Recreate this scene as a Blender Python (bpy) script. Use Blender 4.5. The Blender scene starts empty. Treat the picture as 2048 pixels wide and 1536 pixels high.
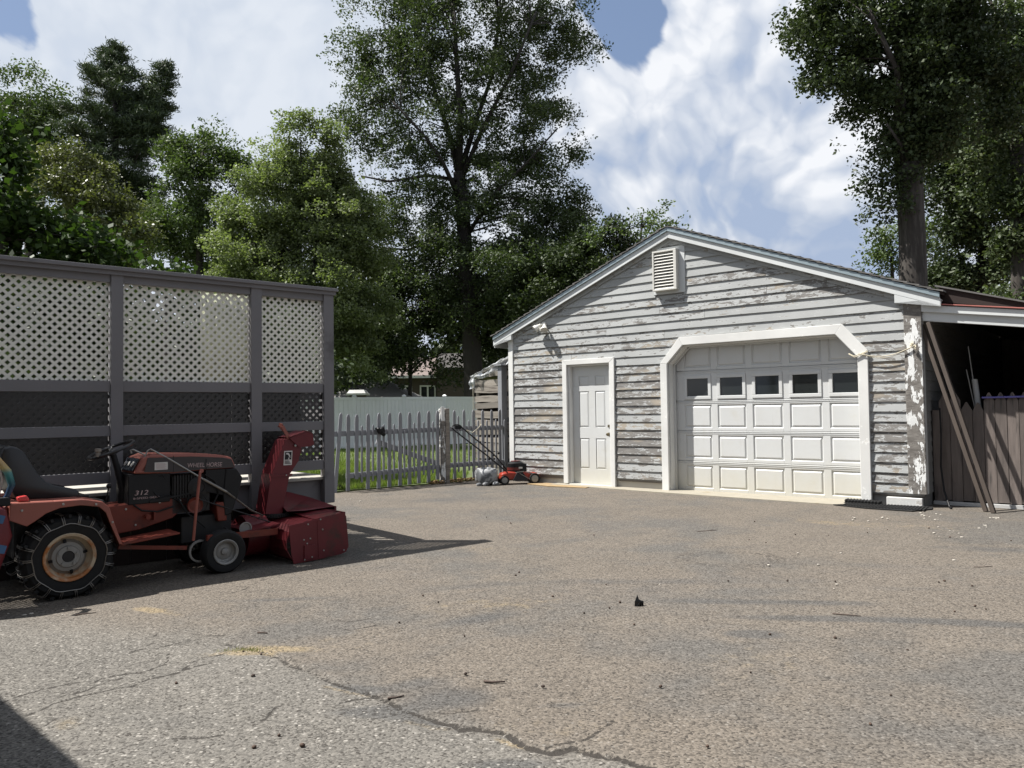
import bpy, bmesh, math, random
import numpy as np
from mathutils import Vector, Matrix, Quaternion
R = math.radians
random.seed(7)
rng = np.random.default_rng(7)
scene = bpy.context.scene
COL = scene.collection

# ------------------------------------------------------------------ camera
CAM_H, FOC, PITCH, ROLL = 1.30, 1540.0, math.atan(52 / 1540.0), 0.014
_f = Vector((0, math.cos(PITCH), math.sin(PITCH)))
_r0 = Vector((1, 0, 0)); _u0 = _r0.cross(_f)
_r = _r0 * math.cos(ROLL) - _u0 * math.sin(ROLL)
_u = _u0 * math.cos(ROLL) + _r0 * math.sin(ROLL)
camd = bpy.data.cameras.new('camera')
camo = bpy.data.objects.new('camera', camd); COL.objects.link(camo)
camd.sensor_width = 36.0; camd.lens = FOC / 2048 * 36.0
camd.clip_start = 0.05; camd.clip_end = 3000
camo.matrix_world = Matrix(((_r.x, _u.x, -_f.x, 0), (_r.y, _u.y, -_f.y, 0), (_r.z, _u.z, -_f.z, CAM_H), (0, 0, 0, 1)))
scene.camera = camo

# ------------------------------------------------------------------ light, sky, exposure
SUN_AZ, SUN_EL = R(86.0), R(58.5)          # azimuth measured from +Y towards -X
sun_dir = Vector((-math.sin(SUN_AZ) * math.cos(SUN_EL), math.cos(SUN_AZ) * math.cos(SUN_EL), math.sin(SUN_EL)))
sd = bpy.data.lights.new('sun', 'SUN'); sd.energy = 5.0; sd.angle = R(0.53); sd.color = (1.0, 0.965, 0.915)
so = bpy.data.objects.new('sun', sd); COL.objects.link(so)
so.rotation_euler = sun_dir.to_track_quat('Z', 'Y').to_euler()
scene.view_settings.view_transform = 'Standard'; scene.view_settings.look = 'None'
scene.view_settings.exposure = 1.0; scene.view_settings.gamma = 1.0
scene.view_settings.use_curve_mapping = False
scene.render.engine = 'CYCLES'
cy = scene.cycles
cy.max_bounces = 6; cy.diffuse_bounces = 3; cy.glossy_bounces = 2; cy.transmission_bounces = 4; cy.transparent_max_bounces = 8
cy.caustics_reflective = False; cy.caustics_refractive = False
cy.sample_clamp_indirect = 6.0
try:
    cy.use_denoising = True
    cy.denoiser = 'OPENIMAGEDENOISE'
    cy.denoising_prefilter = 'ACCURATE'
except Exception:
    pass

def pix_ray(px, py):
    return _f * FOC + _r * (px - 1024) + _u * (768 - py)
def at_depth(px, py, Y):
    d = pix_ray(px, py); return Vector((0, 0, CAM_H)) + d * (Y / d.y)
def at_ground(px, py, z=0.0):
    d = pix_ray(px, py); return Vector((0, 0, CAM_H)) + d * ((z - CAM_H) / d.z)

class NT:
    """small helper round a node tree"""
    def __init__(s, tree): s.t = tree; s.n = tree.nodes; s.l = tree.links
    def add(s, typ, inputs=None, **props):
        n = s.n.new(typ)
        for k, v in props.items(): setattr(n, k, v)
        for k, v in (inputs or {}).items():
            if isinstance(v, bpy.types.NodeSocket): s.l.new(v, n.inputs[k])
            else: n.inputs[k].default_value = v
        return n
    def math(s, op, a, b=None, c=None, clamp=False):
        n = s.n.new('ShaderNodeMath'); n.operation = op; n.use_clamp = clamp
        for i, v in enumerate((a, b, c)):
            if v is None: continue
            if isinstance(v, bpy.types.NodeSocket): s.l.new(v, n.inputs[i])
            else: n.inputs[i].default_value = v
        return n.outputs[0]
    def mix(s, f, a, b, mode='MIX'):
        n = s.n.new('ShaderNodeMix'); n.data_type = 'RGBA'; n.blend_type = mode; n.clamp_factor = True
        for i, v in ((0, f), (6, a), (7, b)):
            if isinstance(v, bpy.types.NodeSocket): s.l.new(v, n.inputs[i])
            elif i == 0: n.inputs[0].default_value = v
            else: n.inputs[i].default_value = (*v[:3], 1)
        return n.outputs[2]
    def noise(s, vec, scale, detail=4, rough=0.55, dist=0.0):
        n = s.add('ShaderNodeTexNoise', {'Scale': scale, 'Detail': detail, 'Roughness': rough, 'Distortion': dist})
        if vec is not None: s.l.new(vec, n.inputs['Vector'])
        return n.outputs['Fac']
    def map(s, vec, scale=(1, 1, 1), loc=(0, 0, 0), rot=(0, 0, 0)):
        return s.add('ShaderNodeMapping', {'Vector': vec, 'Scale': scale, 'Location': loc, 'Rotation': rot}).outputs[0]
    def ramp(s, fac, stops, interp='LINEAR'):
        n = s.n.new('ShaderNodeValToRGB'); n.color_ramp.interpolation = interp
        e = n.color_ramp.elements
        while len(e) < len(stops): e.new(0.5)
        for i, (p, c) in enumerate(stops):
            e[i].position = p
            e[i].color = (c, c, c, 1) if isinstance(c, (int, float)) else (*c[:3], 1)
        if isinstance(fac, bpy.types.NodeSocket): s.l.new(fac, n.inputs[0])
        return n.outputs[0]
    def smooth(s, v, lo, hi):
        n = s.n.new('ShaderNodeMapRange'); n.interpolation_type = 'SMOOTHSTEP'
        s.l.new(v, n.inputs[0])
        for i, q in ((1, lo), (2, hi)):
            if isinstance(q, bpy.types.NodeSocket): s.l.new(q, n.inputs[i])
            else: n.inputs[i].default_value = q
        n.inputs[3].default_value = 0; n.inputs[4].default_value = 1
        return n.outputs[0]

# world: clear Nishita blue behind drifting cloud, procedural all round the dome
W = bpy.data.worlds.new('World'); scene.world = W; W.use_nodes = True
w = NT(W.node_tree); w.n.clear()
tc = w.add('ShaderNodeTexCoord').outputs['Generated']
sky = w.add('ShaderNodeTexSky'); sky.sky_type = 'NISHITA'; sky.sun_disc = False
sky.sun_elevation = SUN_EL; sky.sun_rotation = -SUN_AZ; sky.air_density = 1.0; sky.dust_density = 1.5; sky.ozone_density = 1.5
warp = w.add('ShaderNodeTexNoise', {'Vector': tc, 'Scale': 2.2, 'Detail': 3.0})
wv = w.add('ShaderNodeVectorMath', {0: warp.outputs['Color'], 1: (0.5, 0.5, 0.5)}, operation='SUBTRACT').outputs[0]
wv = w.add('ShaderNodeVectorMath', {0: wv, 'Scale': 0.35}, operation='SCALE').outputs[0]
cv = w.add('ShaderNodeVectorMath', {0: tc, 1: wv}, operation='ADD').outputs[0]
def blob(px, py, rad, strength):
    """a soft round region of the dome about one direction"""
    d = pix_ray(px, py).normalized()
    dist = w.add('ShaderNodeVectorMath', {0: cv2, 1: tuple(d)}, operation='DISTANCE').outputs['Value']
    return w.math('MULTIPLY', w.math('SUBTRACT', 1.0, w.smooth(dist, 0.0, rad)), strength)
wv2 = w.add('ShaderNodeVectorMath', {0: wv, 'Scale': 0.9}, operation='SCALE').outputs[0]
cv2 = w.add('ShaderNodeVectorMath', {0: tc, 1: wv2}, operation='ADD').outputs[0]
big = w.noise(w.map(cv, (1, 1, 1.8), (0.3, 0.7, 0.1)), 2.1, 8, 0.6)
fine = w.noise(w.map(cv, (1, 1, 1.4), (4.3, 1.7, 2.1)), 7.5, 9, 0.62)
wq = w.add('ShaderNodeTexNoise', {'Vector': tc, 'Scale': 9.0, 'Detail': 4.0}).outputs['Color']
wq = w.add('ShaderNodeVectorMath', {0: wq, 1: (0.5, 0.5, 0.5)}, operation='SUBTRACT').outputs[0]
wq = w.add('ShaderNodeVectorMath', {0: wq, 'Scale': 0.07}, operation='SCALE').outputs[0]
def puffs(shift):
    """rounded cauliflower heaps at four sizes"""
    v_ = w.add('ShaderNodeVectorMath', {0: w.add('ShaderNodeVectorMath', {0: cv, 1: wq}, operation='ADD').outputs[0], 1: shift}, operation='ADD').outputs[0]
    tot = None
    for sc_, wt_ in ((4.6, 0.50), (10.5, 0.27), (24.0, 0.14), (52.0, 0.07)):
        d_ = w.add('ShaderNodeTexVoronoi', {'Vector': v_, 'Scale': sc_}, feature='F1').outputs['Distance']
        x_ = w.math('MULTIPLY', w.math('SUBTRACT', 0.66, w.math('MULTIPLY', d_, d_)), wt_ * 1.35)
        tot = x_ if tot is None else w.math('ADD', tot, x_)
    return tot
pf1 = puffs((0, 0, 0)); pf2 = puffs((-0.016, 0.0, 0.020))
relief = w.math('SUBTRACT', pf1, pf2)
cover = w.math('ADD', w.math('MULTIPLY', big, 0.55), w.math('MULTIPLY', fine, 0.16))
cover = w.math('ADD', cover, 0.115)
for b in ((1255, 60, 0.10, 0.44), (1270, 160, 0.05, 0.20), (-60, 60, 0.13, 0.50), (1235, 0, 0.1, 0.25)):
    cover = w.math('SUBTRACT', cover, blob(*b))
for b in ((1470, 70, 0.19, 0.34), (450, 220, 0.50, 0.40), (1400, 340, 0.30, 0.34), (1750, 300, 0.3, 0.3), (1420, 400, 0.18, 0.26), (1570, 440, 0.18, 0.34)):
    cover = w.math('ADD', cover, blob(*b))
cover = w.math('ADD', cover, w.math('MULTIPLY', w.math('SUBTRACT', pf1, 0.45), 0.50))
mask = w.smooth(cover, 0.37, 0.47)
body = w.noise(w.map(cv, (1, 1, 1.5), (7.1, 3.3, 0.4)), 3.6, 5, 0.5)
body = w.math('ADD', w.math('MULTIPLY', body, 0.75), w.math('MULTIPLY', w.math('SUBTRACT', pf1, 0.35), 0.32))
body = w.math('ADD', body, w.math('ADD', w.math('MULTIPLY', relief, 1.25), 0.075))
for b in ((1480, 40, 0.20, 0.16), (1660, 340, 0.08, 0.20), (1330, 150, 0.07, 0.14), (1230, 300, 0.12, 0.05)):
    body = w.math('ADD', body, blob(*b))
for b in ((1700, 560, 0.17, 0.20), (1500, 510, 0.10, 0.07), (1480, 260, 0.06, 0.05)):
    body = w.math('SUBTRACT', body, blob(*b))
ccol = w.ramp(body, [(0.14, (3.9, 4.8, 6.5)), (0.34, (5.0, 5.7, 7.0)), (0.52, (6.6, 7.1, 8.0)), (0.74, (8.9, 9.1, 9.5))])
veil = w.smooth(w.math('ADD', blob(420, 180, 0.52, 1.0), 0.0), 0.0, 0.7)
ccol = w.mix(w.math('MULTIPLY', veil, 0.75), ccol, (6.8, 7.4, 8.3))
skyc = w.mix(0.35, sky.outputs[0], (3.6, 4.8, 7.4))
col = w.mix(mask, skyc, ccol)
bg = w.add('ShaderNodeBackground', {'Color': col, 'Strength': 0.052})
out = w.add('ShaderNodeOutputWorld', {'Surface': bg.outputs[0]})

# ------------------------------------------------------------------ materials
def mat_new(name):
    m = bpy.data.materials.new(name); m.use_nodes = True
    t = NT(m.node_tree); b = t.n['Principled BSDF']
    return m, t, b
def coords(t, kind='Object'):
    return t.add('ShaderNodeTexCoord').outputs[kind]
def bump(t, b, h, strength=0.3, dist=0.01):
    n = t.add('ShaderNodeBump', {'Height': h, 'Strength': strength, 'Distance': dist})
    t.l.new(n.outputs[0], b.inputs['Normal'])
def simple(name, c, rough=0.6, metal=0.0, var=0.25, scale=6.0, grain=(1, 1, 1), dirt=None, dirt_lo=0.55, dirt_hi=0.75, bmp=0.15, spec=0.5, rnd=0.0):
    """colour with soft blotches, a second dirt or rust colour, and a little relief"""
    m, t, b = mat_new(name)
    co = t.map(coords(t), grain)
    n1 = t.noise(co, scale, 6, 0.6)
    f = t.math('MULTIPLY', t.math('SUBTRACT', n1, 0.5), var * 2)
    f = t.math('ADD', f, 1.0)
    if rnd:
        oi = t.add('ShaderNodeObjectInfo').outputs['Random']
        f = t.math('MULTIPLY', f, t.math('ADD', 1 - rnd, t.math('MULTIPLY', oi, 2 * rnd)))
    cc = t.add('ShaderNodeVectorMath', {0: (*c,), 'Scale': f}, operation='SCALE').outputs[0]
    if dirt:
        n2 = t.noise(t.map(co, (1, 1, 1), (5, 9, 2)), scale * 0.7, 8, 0.65)
        cc = t.mix(t.smooth(n2, dirt_lo, dirt_hi), cc, dirt)
    t.l.new(cc, b.inputs['Base Color'])
    b.inputs['Roughness'].default_value = rough; b.inputs['Metallic'].default_value = metal
    b.inputs['Specular IOR Level'].default_value = spec
    if bmp: bump(t, b, t.noise(co, scale * 6, 4, 0.6), bmp, 0.004)
    return m

def peeling(name, paint, wood_a, wood_b, lo, hi, along=(2.2, 2.2, 16), zfade=0.0, zmid=1.2, rough=0.75, warm=None):
    """peeling paint over weathered wood: flakes with ragged edges, bare streaky grain between"""
    m, t, b = mat_new(name)
    co = coords(t)
    rnd = t.add('ShaderNodeObjectInfo').outputs['Random']
    off = t.add('ShaderNodeCombineXYZ', {'X': t.math('MULTIPLY', rnd, 37.0), 'Y': 0.0, 'Z': t.math('MULTIPLY', rnd, 11.0)}).outputs[0]
    v = t.add('ShaderNodeVectorMath', {0: co, 1: off}, operation='ADD').outputs[0]
    n1 = t.noise(t.map(v, along), 1.6, 9, 0.66, 0.4)
    n2 = t.noise(t.map(v, (along[0] * 4, along[1] * 4, along[2] * 2.2)), 1.7, 6, 0.6, 0.6)
    n = t.math('ADD', t.math('MULTIPLY', n1, 0.72), t.math('MULTIPLY', n2, 0.28))
    n = t.math('ADD', n, t.math('MULTIPLY', t.math('SUBTRACT', rnd, 0.5), 0.13))
    if zfade:
        z = t.add('ShaderNodeSeparateXYZ', {0: co}).outputs[2]
        n = t.math('ADD', n, t.math('MULTIPLY', t.math('SUBTRACT', zmid, z), zfade))
    bare = t.smooth(n, lo, hi)
    edge = t.math('MULTIPLY', t.smooth(n, lo - 0.035, lo), t.math('SUBTRACT', 1.0, bare))
    grain = t.noise(t.map(v, (along[0] * 0.8, along[1], along[2] * 7)), 2.0, 6, 0.7)
    wood = t.mix(t.smooth(grain, 0.35, 0.7), wood_a, wood_b)
    if warm:
        wood = t.mix(t.smooth(t.noise(t.map(v, (0.8, 0.8, 3), (9, 3, 1)), 1.3, 3), 0.5, 0.65), wood, warm)
    pv = t.noise(v, 1.2, 5)
    pc = t.mix(t.smooth(pv, 0.3, 0.75), [x * 0.88 for x in paint], [min(1, x * 1.06) for x in paint])
    pc = t.mix(t.math('MULTIPLY', edge, 0.7), pc, [min(1, x * 1.25) for x in paint])
    t.l.new(t.mix(bare, pc, wood), b.inputs['Base Color'])
    b.inputs['Roughness'].default_value = rough; b.inputs['Specular IOR Level'].default_value = 0.3
    h = t.math('ADD', t.math('MULTIPLY', bare, -1.0), t.math('MULTIPLY', grain, t.math('ADD', t.math('MULTIPLY', bare, 0.5), 0.08)))
    bump(t, b, h, 0.6, 0.004)
    return m

M = {}
M['siding'] = peeling('peeling_siding_paint', (0.345, 0.354, 0.350), (0.108, 0.102, 0.098), (0.252, 0.242, 0.226), 0.494, 0.520, (3.2, 3.2, 12), 0.026, 1.4, warm=(0.30, 0.265, 0.215))
M['siding_dark'] = peeling('siding_paint_shaded', (0.22, 0.22, 0.215), (0.15, 0.14, 0.13), (0.3, 0.28, 0.25), 0.56, 0.64)  # siding paint darkened to stand for shade inside the lean-to
M['trim'] = peeling('white_trim_paint', (0.66, 0.66, 0.64), (0.5, 0.47, 0.42), (0.62, 0.6, 0.55), 0.66, 0.72, (3, 3, 3))
M['trim_rake'] = peeling('rake_board_paint', (0.60, 0.62, 0.62), (0.5, 0.47, 0.42), (0.6, 0.58, 0.54), 0.69, 0.74, (3, 3, 3))
M['post_peel'] = peeling('corner_board_peeling', (0.68, 0.69, 0.68), (0.12, 0.11, 0.10), (0.24, 0.225, 0.205), 0.500, 0.514, (6, 6, 2.6))
M['drip'] = simple('blue_grey_drip_edge', (0.27, 0.33, 0.36), 0.45, 0.3, 0.15, 3)
M['door'] = simple('white_door_paint', (0.55, 0.56, 0.555), 0.4, 0, 0.06, 2.5, dirt=(0.46, 0.43, 0.34), dirt_lo=0.6, dirt_hi=0.9, bmp=0.03)
def _door_low():
    m = M['door']; t = NT(m.node_tree); b = t.n['Principled BSDF']; src = b.inputs['Base Color'].links[0].from_socket
    z = t.add('ShaderNodeSeparateXYZ', {0: coords(t)}).outputs[2]
    f = t.math('ADD', t.math('SUBTRACT', 1.0, t.smooth(z, 0.0, 0.75)), t.math('MULTIPLY', t.math('SUBTRACT', t.noise(coords(t), 6, 5), 0.5), 0.9))
    c = t.mix(t.math('MULTIPLY', f, 0.45, clamp=True), src, (0.47, 0.435, 0.33))
    run = t.smooth(t.noise(t.map(coords(t), (14, 14, 1.1)), 1.5, 5, 0.6), 0.58, 0.78)
    t.l.new(t.mix(t.math('MULTIPLY', run, 0.22), c, (0.36, 0.34, 0.28)), b.inputs['Base Color'])
_door_low()
M['brass'] = simple('tarnished_brass', (0.16, 0.13, 0.08), 0.4, 0.8, 0.2)
M['block'] = peeling('painted_block', (0.52, 0.50, 0.45), (0.3, 0.28, 0.25), (0.42, 0.4, 0.36), 0.60, 0.64, (5, 5, 8))
M['block_white'] = peeling('whitewashed_block', (0.56, 0.56, 0.54), (0.4, 0.38, 0.35), (0.5, 0.48, 0.45), 0.63, 0.66, (5, 5, 8))
M['sill_dark'] = simple('bare_sill_board', (0.16, 0.145, 0.13), 0.8, 0, 0.3, 8, (1, 1, 6))
M['glass_dark'] = simple('dark_window_glass', (0.015, 0.018, 0.018), 0.07, 0, 0.1, 2, bmp=0, spec=0.5)
M['shingle'] = simple('asphalt_shingle', (0.13, 0.125, 0.12), 0.9, 0, 0.35, 14, rnd=0.2)
M['redtrim'] = simple('faded_red_metal', (0.36, 0.12, 0.10), 0.5, 0, 0.15)
M['brownwood'] = simple('dark_brown_sheathing', (0.024, 0.013, 0.010), 0.8, 0, 0.3, 5, (1, 6, 6))
M['deckpaint'] = simple('grey_deck_stain', (0.165, 0.158, 0.162), 0.62, 0, 0.14, 3, (1, 1, 1), dirt=(0.085, 0.08, 0.08), dirt_lo=0.6, dirt_hi=0.75)
M['fencepaint'] = simple('blue_grey_fence_paint', (0.20, 0.205, 0.22), 0.55, 0, 0.15, 4, rnd=0.1)
M['deckfloor'] = simple('weathered_deck_board', (0.36, 0.34, 0.30), 0.7, 0, 0.3, 3, (1, 9, 1))
M['vinyl'] = simple('white_vinyl', (0.78, 0.79, 0.78), 0.45, 0, 0.05, 1.5, dirt=(0.68, 0.69, 0.66), dirt_lo=0.55, dirt_hi=0.8, bmp=0)
M['darkboard'] = simple('old_dark_fence_board', (0.135, 0.112, 0.10), 0.85, 0, 0.5, 3, (9, 1, 0.8), dirt=(0.055, 0.048, 0.044), dirt_lo=0.5, dirt_hi=0.7, rnd=0.25)
M['plank'] = simple('rough_brown_plank', (0.066, 0.051, 0.041), 0.8, 0, 0.35, 4, (5, 5, 0.6), rnd=0.1)
M['greywood'] = simple('silvered_rough_board', (0.24, 0.215, 0.185), 0.9, 0, 0.45, 3.5, (0.7, 5, 7), dirt=(0.12, 0.1, 0.085), dirt_lo=0.52, dirt_hi=0.66, rnd=0.25)
M['roofdark'] = simple('dark_far_shingle', (0.05, 0.045, 0.04), 0.9, 0, 0.3, 6)
M['black'] = simple('black_plastic', (0.010, 0.010, 0.011), 0.5, 0, 0.2, spec=0.25)
M['rubber'] = simple('black_rubber', (0.015, 0.015, 0.015), 0.8, 0, 0.3, 12, dirt=(0.030, 0.027, 0.024), dirt_lo=0.6, dirt_hi=0.85, spec=0.25)
M['vinylseat'] = simple('black_seat_vinyl', (0.012, 0.012, 0.013), 0.36, 0, 0.25, 6, dirt=(0.04, 0.038, 0.035), dirt_lo=0.55, dirt_hi=0.85, bmp=0.1)
M['red'] = simple('faded_red_paint', (0.15, 0.030, 0.018), 0.5, 0, 0.3, 6, dirt=(0.035, 0.020, 0.016), dirt_lo=0.50, dirt_hi=0.72, spec=0.3)
M['fender'] = simple('sun_bleached_red_paint', (0.25, 0.074, 0.052), 0.5, 0, 0.12, 5, dirt=(0.14, 0.06, 0.045), dirt_lo=0.54, dirt_hi=0.78)
M['maroon'] = simple('dark_red_blower_paint', (0.115, 0.013, 0.017), 0.45, 0, 0.3, 5, dirt=(0.045, 0.020, 0.016), dirt_lo=0.54, dirt_hi=0.70, spec=0.35)
M['steel'] = simple('dull_steel', (0.30, 0.29, 0.27), 0.45, 0.7, 0.3, 9)
M['chain'] = simple('tarnished_chain', (0.22, 0.205, 0.185), 0.4, 0.85, 0.3, 20)
M['rim'] = simple('rusty_cream_rim', (0.46, 0.37, 0.26), 0.55, 0, 0.15, 5, dirt=(0.33, 0.12, 0.03), dirt_lo=0.46, dirt_hi=0.60)
M['rimgrey'] = simple('dirty_grey_rim', (0.24, 0.235, 0.22), 0.55, 0.2, 0.2, 7, dirt=(0.16, 0.10, 0.06), dirt_lo=0.6, dirt_hi=0.8)
M['engine'] = simple('dark_engine_metal', (0.016, 0.015, 0.015), 0.6, 0.2, 0.4, 8)  # near-black metal with soft blotches
M['decal'] = simple('decal_red_grey', (0.40, 0.30, 0.29), 0.6, 0, 0.05, bmp=0)
M['decalwhite'] = simple('decal_white', (0.55, 0.53, 0.50), 0.5, 0, 0.1, bmp=0)
M['lens'] = simple('red_tail_lens', (0.5, 0.05, 0.05), 0.2, 0, 0.1, bmp=0)
M['lampwhite'] = simple('white_lamp_plastic', (0.55, 0.54, 0.50), 0.5, 0, 0.1)
M['pvc'] = simple('grey_pvc', (0.45, 0.45, 0.44), 0.45, 0, 0.15)
M['bluepipe'] = simple('blue_pipe', (0.10, 0.09, 0.30), 0.4, 0, 0.15)
M['rope'] = simple('cream_rope', (0.55, 0.50, 0.38), 0.8, 0, 0.3, 60)
M['mowred'] = simple('mower_orange_red', (0.30, 0.030, 0.014), 0.35, 0, 0.1)
M['bagwhite'] = simple('mower_bag_grey', (0.26, 0.265, 0.27), 0.7, 0, 0.5, 7, dirt=(0.08, 0.085, 0.09), dirt_lo=0.52, dirt_hi=0.56)
M['bark'] = simple('grey_brown_bark', (0.040, 0.034, 0.029), 0.95, 0, 0.5, 5, (3.2, 3.2, 0.45), dirt=(0.072, 0.064, 0.056), dirt_lo=0.46, dirt_hi=0.62, bmp=0.9)
M['bark_dark'] = simple('dark_bark', (0.030, 0.026, 0.023), 0.95, 0, 0.5, 9, (2, 2, 0.4), bmp=0.8)
M['acorn'] = simple('dark_brown_husk', (0.05, 0.03, 0.02), 0.8, 0, 0.4, 40, rnd=0.4)
M['twig'] = simple('dead_twig', (0.07, 0.05, 0.04), 0.9, 0, 0.3, 30)
M['pebble'] = simple('pale_pebble', (0.4, 0.37, 0.32), 0.8, 0, 0.3, 40)
M['teal'] = simple('teal_plastic', (0.05, 0.24, 0.26), 0.4, 0, 0.1)
M['blue'] = simple('bright_blue_vinyl', (0.03, 0.10, 0.22), 0.45, 0, 0.3)
M['screen'] = simple('black_backing', (0.02, 0.021, 0.024), 0.85, 0, 0.2)
M['housebrown'] = simple('brown_house_siding', (0.07, 0.055, 0.045), 0.85, 0, 0.15, 3)
M['roofpink'] = simple('pinkish_roof_shingle', (0.17, 0.135, 0.12), 0.9, 0, 0.2, 5, (3, 3, 3))
M['shedroof'] = simple('grey_shed_shingle', (0.16, 0.155, 0.145), 0.9, 0, 0.3, 8)

# ------------------------------------------------------------------ mesh helpers
class MB:
    def __init__(s): s.v = []; s.f = []
    def quadbox(s, c):                          # 8 corners: bottom 4 then top 4
        n = len(s.v); s.v += [tuple(p) for p in c]
        s.f += [tuple(n + i for i in q) for q in ((3, 2, 1, 0), (4, 5, 6, 7), (0, 1, 5, 4), (1, 2, 6, 5), (2, 3, 7, 6), (3, 0, 4, 7))]
        return s
    def box(s, x0, x1, y0, y1, z0, z1):
        return s.quadbox([(x0, y0, z0), (x1, y0, z0), (x1, y1, z0), (x0, y1, z0), (x0, y0, z1), (x1, y0, z1), (x1, y1, z1), (x0, y1, z1)])
    def bar(s, p, q, w, h, up=(0, 0, 1)):
        p = Vector(p); q = Vector(q); d = (q - p).normalized(); u = Vector(up)
        if abs(d.dot(u)) > 0.98: u = Vector((1, 0, 0))
        a = d.cross(u).normalized() * (w / 2); b = a.cross(d).normalized() * (h / 2)
        return s.quadbox([p - a - b, q - a - b, q + a - b, p + a - b, p - a + b, q - a + b, q + a + b, p + a + b])
    def tube(s, pts, r, n=8, cap=True):
        pts = [Vector(p) for p in pts]; rs = r if isinstance(r, (list, tuple)) else [r] * len(pts)
        base = len(s.v); prev = None
        for i, p in enumerate(pts):
            d = (pts[min(i + 1, len(pts) - 1)] - pts[max(i - 1, 0)]).normalized()
            if prev is None:
                a = d.cross(Vector((0, 0, 1)))
                if a.length < 0.05: a = d.cross(Vector((1, 0, 0)))
                a.normalize()
            else:
                a = (prev - d * prev.dot(d)).normalized()
            prev = a; b = d.cross(a)
            for k in range(n):
                t = 2 * math.pi * k / n
                s.v.append(tuple(p + (a * math.cos(t) + b * math.sin(t)) * rs[i]))
        for i in range(len(pts) - 1):
            for k in range(n):
                k2 = (k + 1) % n
                s.f.append((base + i * n + k, base + i * n + k2, base + (i + 1) * n + k2, base + (i + 1) * n + k))
        if cap:
            s.f.append(tuple(base + k for k in range(n))[::-1])
            s.f.append(tuple(base + (len(pts) - 1) * n + k for k in range(n)))
        return s
    def lathe(s, c, axis, prof, n=24, close=False):
        """prof: (radius, distance along axis) pairs"""
        c = Vector(c); ax = Vector(axis).normalized()
        a = ax.cross(Vector((0, 0, 1)))
        if a.length < 0.05: a = Vector((1, 0, 0))
        a.normalize(); b = ax.cross(a); base = len(s.v); m = len(prof)
        for (r, h) in prof:
            for k in range(n):
                t = 2 * math.pi * k / n
                s.v.append(tuple(c + ax * h + (a * math.cos(t) + b * math.sin(t)) * r))
        for i in range(m if close else m - 1):
            j = (i + 1) % m
            for k in range(n):
                k2 = (k + 1) % n
                s.f.append((base + i * n + k, base + i * n + k2, base + j * n + k2, base + j * n + k))
        return s
    def prism(s, poly, y0, y1, axes='xz', inset=None):
        """extrude a 2D outline; axes says which two axes the outline uses"""
        n = len(poly); base = len(s.v)
        def P(a, b, h):
            return {'xz': (a, h, b), 'xy': (a, b, h), 'yz': (h, a, b)}[axes]
        for h in (y0, y1):
            for (a, b) in poly: s.v.append(P(a, b, h))
        s.f.append(tuple(base + i for i in range(n))); s.f.append(tuple(base + n + i for i in reversed(range(n))))
        for i in range(n):
            j = (i + 1) % n
            s.f.append((base + i, base + n + i, base + n + j, base + j))
        return s
    def build(s, name, mat, parent=None, bev=0.0, smooth=False, kind=None, label=None):
        me = bpy.data.meshes.new(name); me.from_pydata(s.v, [], s.f)
        bm = bmesh.new(); bm.from_mesh(me); bmesh.ops.recalc_face_normals(bm, faces=bm.faces)
        bm.to_mesh(me); bm.free()
        return link(name, me, mat, parent, bev, smooth, kind, label)
def link(name, me, mat, parent=None, bev=0.0, smooth=False, kind=None, label=None):
    if isinstance(mat, str): mat = M[mat]
    if mat and not me.materials: me.materials.append(mat)
    o = bpy.data.objects.new(name, me); COL.objects.link(o)
    if parent: o.parent = parent
    if smooth:
        me.polygons.foreach_set('use_smooth', [True] * len(me.polygons))
        if smooth != 'all': me.set_sharp_from_angle(angle=R(38))
    if bev:
        b = o.modifiers.new('bevel', 'BEVEL'); b.width = bev; b.segments = 2; b.limit_method = 'ANGLE'; b.angle_limit = R(40)
    if kind: o['kind'] = kind
    if label: o['label'] = label
    return o
def tag(o, label, cat, group=None):
    o['label'] = label; o['category'] = cat
    if group: o['group'] = group
    return o
def thing(name, label, cat, loc=(0, 0, 0), rz=0.0, group=None):
    o = bpy.data.objects.new(name, None); COL.objects.link(o)
    o.location = loc; o.rotation_euler = (0, 0, rz); o.empty_display_size = 0.2
    return tag(o, label, cat, group)
def copy_tree(o, parent=None):
    c = o.copy(); COL.objects.link(c); c.parent = parent
    for ch in list(o.children): copy_tree(ch, c)
    return c
def text(name, body, size, mat, parent, loc, rot, ext=0.0015, sx=1.0, shear=0.0, align='LEFT'):
    cu = bpy.data.curves.new(name, 'FONT'); cu.body = body; cu.size = size; cu.extrude = ext; cu.shear = shear; cu.align_x = align
    tmp = bpy.data.objects.new('tmp', cu); COL.objects.link(tmp)
    dg = bpy.context.evaluated_depsgraph_get()
    me = bpy.data.meshes.new_from_object(tmp.evaluated_get(dg)); bpy.data.objects.remove(tmp)
    me.name = name; me.materials.clear()
    o = link(name, me, mat, parent); o.location = loc; o.rotation_euler = rot; o.scale = (sx, 1, 1)
    return o
# ------------------------------------------------------------------ ground, driveway, lawn
gm = simple('dry_earth', (0.13, 0.10, 0.07), 0.95, 0, 0.4, 0.6, bmp=0.3)
g = MB(); g.v = [(-400, -60, -0.03), (400, -60, -0.03), (400, 900, -0.03), (-400, 900, -0.03)]; g.f = [(0, 1, 2, 3)]
g.build('ground', gm, kind='structure')

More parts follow.
